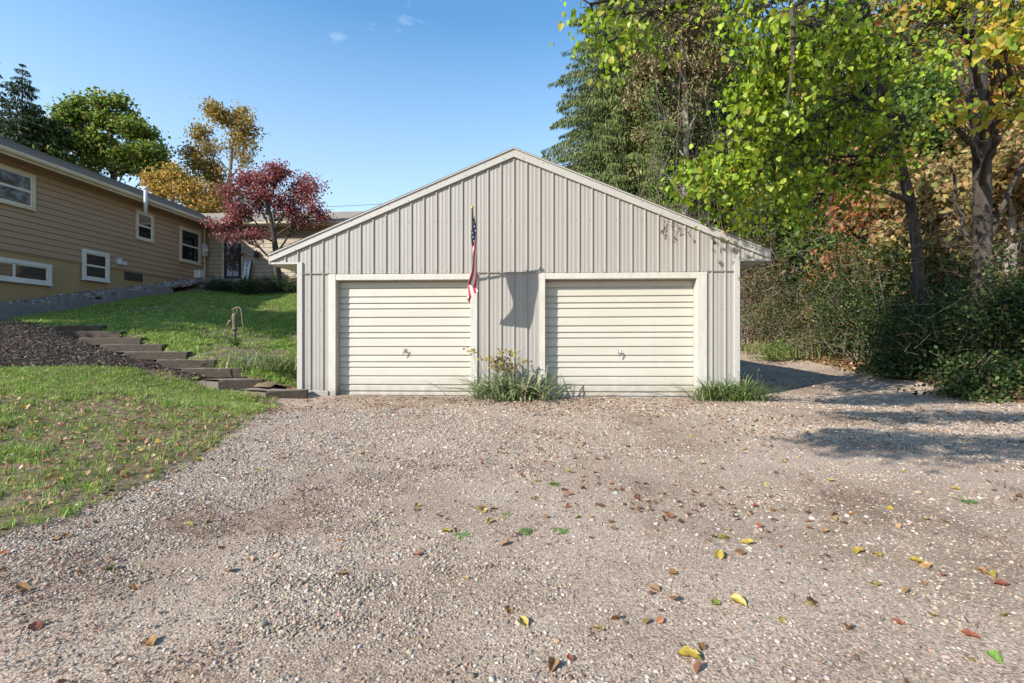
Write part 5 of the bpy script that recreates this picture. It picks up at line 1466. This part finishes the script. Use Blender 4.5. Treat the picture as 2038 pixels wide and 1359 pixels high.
for i in range(240):
    b = LB[[0, 0, 1, 2, 2, 3, 3, 4, 5, 6, 11, 12, 13, 14][R.randrange(14)]]
    c = P(b[0] + max(-1.3, min(1.3, R.gauss(0, 1))) * b[3] * .5, b[1] + 25 + max(-1.3, min(1.3, R.gauss(0, 1))) * b[4] * .5, b[2] - R.uniform(.1, .6))
    o = bpy.data.objects.new('leaf', LFM[R.choices(range(4), [5, 4, 3, .8])[0]]); COL.objects.link(o); o.parent = treeA
    o.location = Vector(c) - tl
    dv = Vector((R.gauss(0, 1), R.gauss(0, 1), R.gauss(-1.6, .8))).normalized()
    o.rotation_mode = 'QUATERNION'
    o.rotation_quaternion = dv.to_track_quat('X', 'Z') @ Matrix.Rotation(R.gauss(0, .7), 3, 'X').to_quaternion()
    s_ = R.uniform(.065, .105); o.scale = (s_,) * 3
# big trunk at the right with its own limbs and yellowing leaves
ypal = lambda n: palette(n, [(.40, .32, .04), (.30, .33, .05), (.48, .36, .05), (.20, .28, .04), (.42, .24, .05)], [4, 4, 3, 3, 1], .18)
tB = [hit(1962, 735) - np.array([0, 0, .2]), P(1958, 620, 9.8), P(1955, 480, 9.7), P(1955, 330, 9.6), P(1948, 180, 9.5), P(1942, 40, 9.4), P(1938, -120, 9.3)]
broadleaf('maple_tree', 'thick dark maple trunk at the woods edge with yellowing leaves', 'tree', tB, .165, .13,
          [pb(2000, 100, 6.2, 36, 40, 14, 6, .4), pb(1990, 205, 6.2, 34, 22, 9, 5, .3), pb(2020, 30, 7, 60, 60, 22, 6, .6), pb(1900, -30, 8, 100, 60, 60, 6, .9), pb(1880, 230, 9, 60, 40, 20, 5), pb(2020, 180, 7, 40, 60, 22, 6)], ypal, (.08, .13), 'heart', bark='bark', droop=.6, cluster=.15,
          extra_limbs=[(P(1960, 500, 9.7), P(1990, 420, 9.6), .055, .048), (P(1990, 420, 9.6), P(2060, 290, 9.6), .048, .03), (tB[3], P(1900, 120, 9.6), .06, .03), (P(1925, 470, 9.8), P(1890, 330, 10), .05, .02)])
# trees beside the viewpoint and beside the near house end, whose boughs shade gravel and lawn
b = np.array([2.2, -3.4, -.1])
broadleaf('linden_tree', 'tree beside the near driveway with boughs reaching over the gravel', 'tree', [b, b + np.array([-.1, .1, 2.0]), b + np.array([-.5, .4, 3.6]), b + np.array([-1.0, 1.2, 4.8]), b + np.array([-1.3, 2.6, 6.2]), b + np.array([-1.3, 4.2, 7.2])], .2, .06,
          [((-.1, 3.3, 4.5), (1.2, .55, .22), 55, 8), ((.9, 3.6, 4.6), (.6, .4, .2), 14, 7), ((-2.5, -.6, 5.0), (1.3, .8, .35), 60, 8), ((-3.5, -.7, 5.3), (1.0, .7, .3), 34, 7), ((-1.4, -.7, 5.4), (1.2, .8, .4), 34, 7), ((.5, -1.5, 6.3), (1.6, 1.3, .8), 60, 7), ((1.4, 2.8, 7.2), (1.6, 1.1, 1.0), 95, 8), ((.0, 1.6, 7.4), (1.4, 1.2, 1.0), 80, 8), ((2.6, 3.6, 6.6), (1.1, .8, .6), 55, 8), ((-.6, 3.0, 5.4), (1.2, .8, .5), 50, 8), ((-2.0, .6, 5.6), (1.3, .6, .35), 60, 8), ((-2.9, .3, 5.8), (.8, .5, .3), 24, 7)], lime, (.08, .13), 'heart', cluster=.14, clump=6, strand=.15)
b = np.array([-18.2, 5.6, h1(-18.2, 5.6) - .1])
broadleaf('maple_tree', 'tall green maple beside the near end of the long house', 'tree', [b, b + np.array([.1, .1, 3]), b + np.array([.6, .6, 6]), b + np.array([1.2, 1.2, 8.5])], .25, .08,
          [((-16.8, 7.2, 9.0), (1.5, 1.5, 1.1), 90, 14), ((-18.3, 6.0, 9.6), (1.8, 1.8, 1.4), 90, 14), ((-15.6, 7.4, 8.2), (1.0, 1.0, .7), 40, 12), ((-18.6, 5.0, 8), (1.8, 1.6, 1.2), 70, 14)], gpal, (.14, .22), 'heart', cluster=.3)
# further trunks inside the wood
wpal = [lambda n: palette(n, [(.32, .22, .085), (.40, .30, .13), (.22, .14, .06), (.20, .20, .06)], [4, 4, 3, 3], .22),
        lambda n: palette(n, [(.08, .14, .03), (.12, .19, .04), (.055, .095, .022), (.20, .22, .05)], [4, 4, 3, 1.4], .2),
        lambda n: palette(n, [(.38, .17, .07), (.30, .12, .05), (.42, .25, .10), (.25, .19, .07)], [4, 3, 3, 1.5], .2)]
WT = [(1900, 13, 330, 0, 'slim golden tree close behind the thick maple trunk'), (2010, 13.5, 280, 0, 'golden tree deep in the wood beside the thick maple trunk'), (1740, 15, 330, 2, 'orange leaved tree seen between the two dark trunks'),
      (1660, 17, 260, 1, 'green tree standing deep behind the overhanging boughs'), (1560, 19, 240, 1, 'green tree on the bank behind the garage eave'), (1800, 20, 150, 1, 'tall green tree high on the wooded slope'), (1480, 24, 120, 1, 'tall green tree far back between pine and linden'),
      (1930, 22, 100, 2, 'tall russet tree on the top of the slope'), (2100, 18, 220, 0, 'golden tree furthest up the right slope'), (1700, 27, 60, 1, 'high green crown closing the gap above the slope'), (1580, 30, 60, 0, 'far golden crown behind the linden boughs'), (1850, 16, 120, 1, 'green tree whose crown fills the gap between the dark trunks')]
for (px, d, top, kind, lab) in WT:
    k = d / F; b = base_of(px, d)
    bp = pix(b)[1]
    lean = R.uniform(-18, 18)
    tk = [b] + [P(px + lean * t, bp + (top - bp) * t, d + R.uniform(-.3, .3)) for t in (.3, .55, .8, .95)]
    w = R.uniform(75, 110) * min(1, 16 / d + .25)
    bl = []
    for q in range(9):
        y = top + (bp - 90 - top) * (q / 9) ** 1.0
        bl.append(pb(px + lean * .6 + R.uniform(-w, w) * .9, y + R.uniform(-20, 20), d + R.uniform(-1, 1), w * .75, 55, 38, 17))
    broadleaf('woodland_tree', lab, 'tree', tk, .10 + R.uniform(0, .06), .05, bl, wpal[kind], (.11, .20), 'oval', group='trees in the wood', droop=.4, cluster=.28, bark='bark' if kind else 'bark_grey')
# thicket
sg_ = lambda n: palette(n, [(.04, .074, .02), (.066, .11, .026), (.024, .043, .015), (.12, .16, .04), (.22, .2, .065), (.15, .10, .06)], [4, 4, 4, 2, .8, .8], .26)
sb_ = lambda n: palette(n, [(.12, .09, .055), (.17, .125, .075), (.075, .105, .03), (.11, .16, .04), (.24, .18, .12)], [2.5, 2, 3, 3, 1.2], .24)
sl_ = lambda n: palette(n, [(.13, .21, .04), (.18, .27, .06), (.09, .15, .03), (.26, .28, .08)], None, .2)
SH = [(1560, 640, 17.0, 70, 45, sb_, 'tawny brush on the bank right behind the garage'), (1640, 590, 15.5, 60, 55, sg_, 'tall green shrub on the bank beyond the shaded drive'), (1520, 560, 18.5, 60, 70, sb_, 'tangled brown brush tight behind the garage corner'), (1600, 490, 19.0, 66, 50, sl_, 'light green shrub under the garage eave on the bank'),
      (1720, 640, 12.8, 75, 75, sg_, 'dark green shrub where the shaded drive meets the thicket'), (1705, 555, 14.0, 62, 55, sg_, 'tall dark shrub behind the thicket edge'), (1800, 650, 11.2, 85, 75, sg_, 'dark green shrub at the foot of the leaning tree'), (1790, 575, 12.0, 60, 50, sg_, 'shrub behind the leaning tree trunk'), (1880, 660, 10.0, 85, 75, sg_, 'dark shrub between the two dark trunks'),
      (1900, 590, 11.5, 58, 50, sg_, 'tall shrub behind the two dark trunks'), (1975, 650, 8.9, 80, 85, sg_, 'dark low shrub in front of the thick maple trunk'), (2045, 620, 8.8, 50, 80, sg_, 'dark shrub right of the thick maple trunk'), (1300, 380, 17.5, 50, 55, sl_, 'light green vine covered shrub above the garage roof'), (1390, 420, 18.5, 50, 50, sb_, 'brown twiggy shrub above the sloping garage roof'), (1470, 450, 18.5, 50, 50, sb_, 'leafless looking brush over the eave end'),
      (1580, 700, 15.0, 50, 18, sl_, 'low green weeds along the shaded drive'), (1650, 690, 14.3, 50, 30, sb_, 'dry brown weeds at the end of the shaded drive'), (1960, 760, 8.0, 80, 40, sg_, 'low dark bramble beside the gravel under the maple'), (1830, 725, 10.2, 80, 30, sg_, 'low bramble along the gravel under the leaning tree')]
for (px, py, d, rx, ry, pal_, lab) in SH:
    k = d / F
    c = P(px, py, d); hz = h1(c[0], c[1])
    c[2] = max(c[2], hz + ry * k * .4)
    shrub('thicket_shrub', lab, c, (rx * k * 1.1, rx * k * .9, max(ry * k, (c[2] - hz) * .9)), 4300, (.04, .085), pal_, 'shrubs of the thicket', 'oval', cluster=.12, stems=10)
for (px, py, lab) in ((1500, 700, 'pale long grass on the bank tight behind the garage corner'), (1555, 706, 'pale long grass in the middle of the sunny bank'), (1610, 712, 'pale long grass where the bank meets the brown weeds')):
    p = hit(px, py)
    blades('long_grass', lab, 'grass', p, 420, .55, .012, (.55, .5), lambda n: palette(n, [(.24, .28, .10), (.32, .34, .14), (.40, .34, .19), (.16, .20, .06)], None, .18), (.15, .9), 1.0, group='long grass on the bank')
# dry canes and twigs in the thicket
cm = MB()
for i in range(900):
    px = R.uniform(1480, 2040); py = R.uniform(430, 720); d = R.uniform(11, 18) if px < 1800 else R.uniform(8.5, 14)
    a = P(px, py, d); hz = h1(a[0], a[1])
    if a[2] < hz: a[2] = hz
    b = a + np.array([R.gauss(0, .32), R.gauss(0, .25), R.uniform(-.15, .6)])
    cm.tube([a, (a + b) / 2 + rng.normal(0, .08, 3), b], [.006, .0045, .002], 3, False)
tag(cm.build('brushwood', M['twig']), 'tangle of dry canes and twigs in the thicket', 'brush', kind='stuff')
# far wood closing the view
C = []
for i in range(260):
    px = R.uniform(1420, 2150); d = R.uniform(28, 46); q = P(px, 600, d); hz = h1(q[0], q[1])
    C.append(in_ellipsoid(120, (q[0], q[1], hz + R.uniform(.5, 11)), (2.2, 2.2, 2.0), .45))
C = np.concatenate(C); n = len(C)
fw = leaves_at('far_wood', C, rng.uniform(.25, .5, n), None, palette(n, [(.30, .20, .06), (.40, .26, .08), (.12, .15, .04), (.08, .11, .03), (.34, .15, .06)], [3, 3, 3, 2, 1.4], .22), 'oval', .3)
tag(fw, 'distant autumn woodland closing the top of the slope', 'wood', kind='stuff')
# cable in the sky
pw = MB(); a = P(640, 412, 20); b = P(1330, 350, 22)
pw.tube([a + (b - a) * t + np.array([0, 0, -.25 * 4 * t * (1 - t) + .25 * t]) for t in np.linspace(0, 1, 14)], .008, 4)
tag(pw.build('power_cable', M['wire']), 'thin cable strung from the house wing into the trees', 'cable')
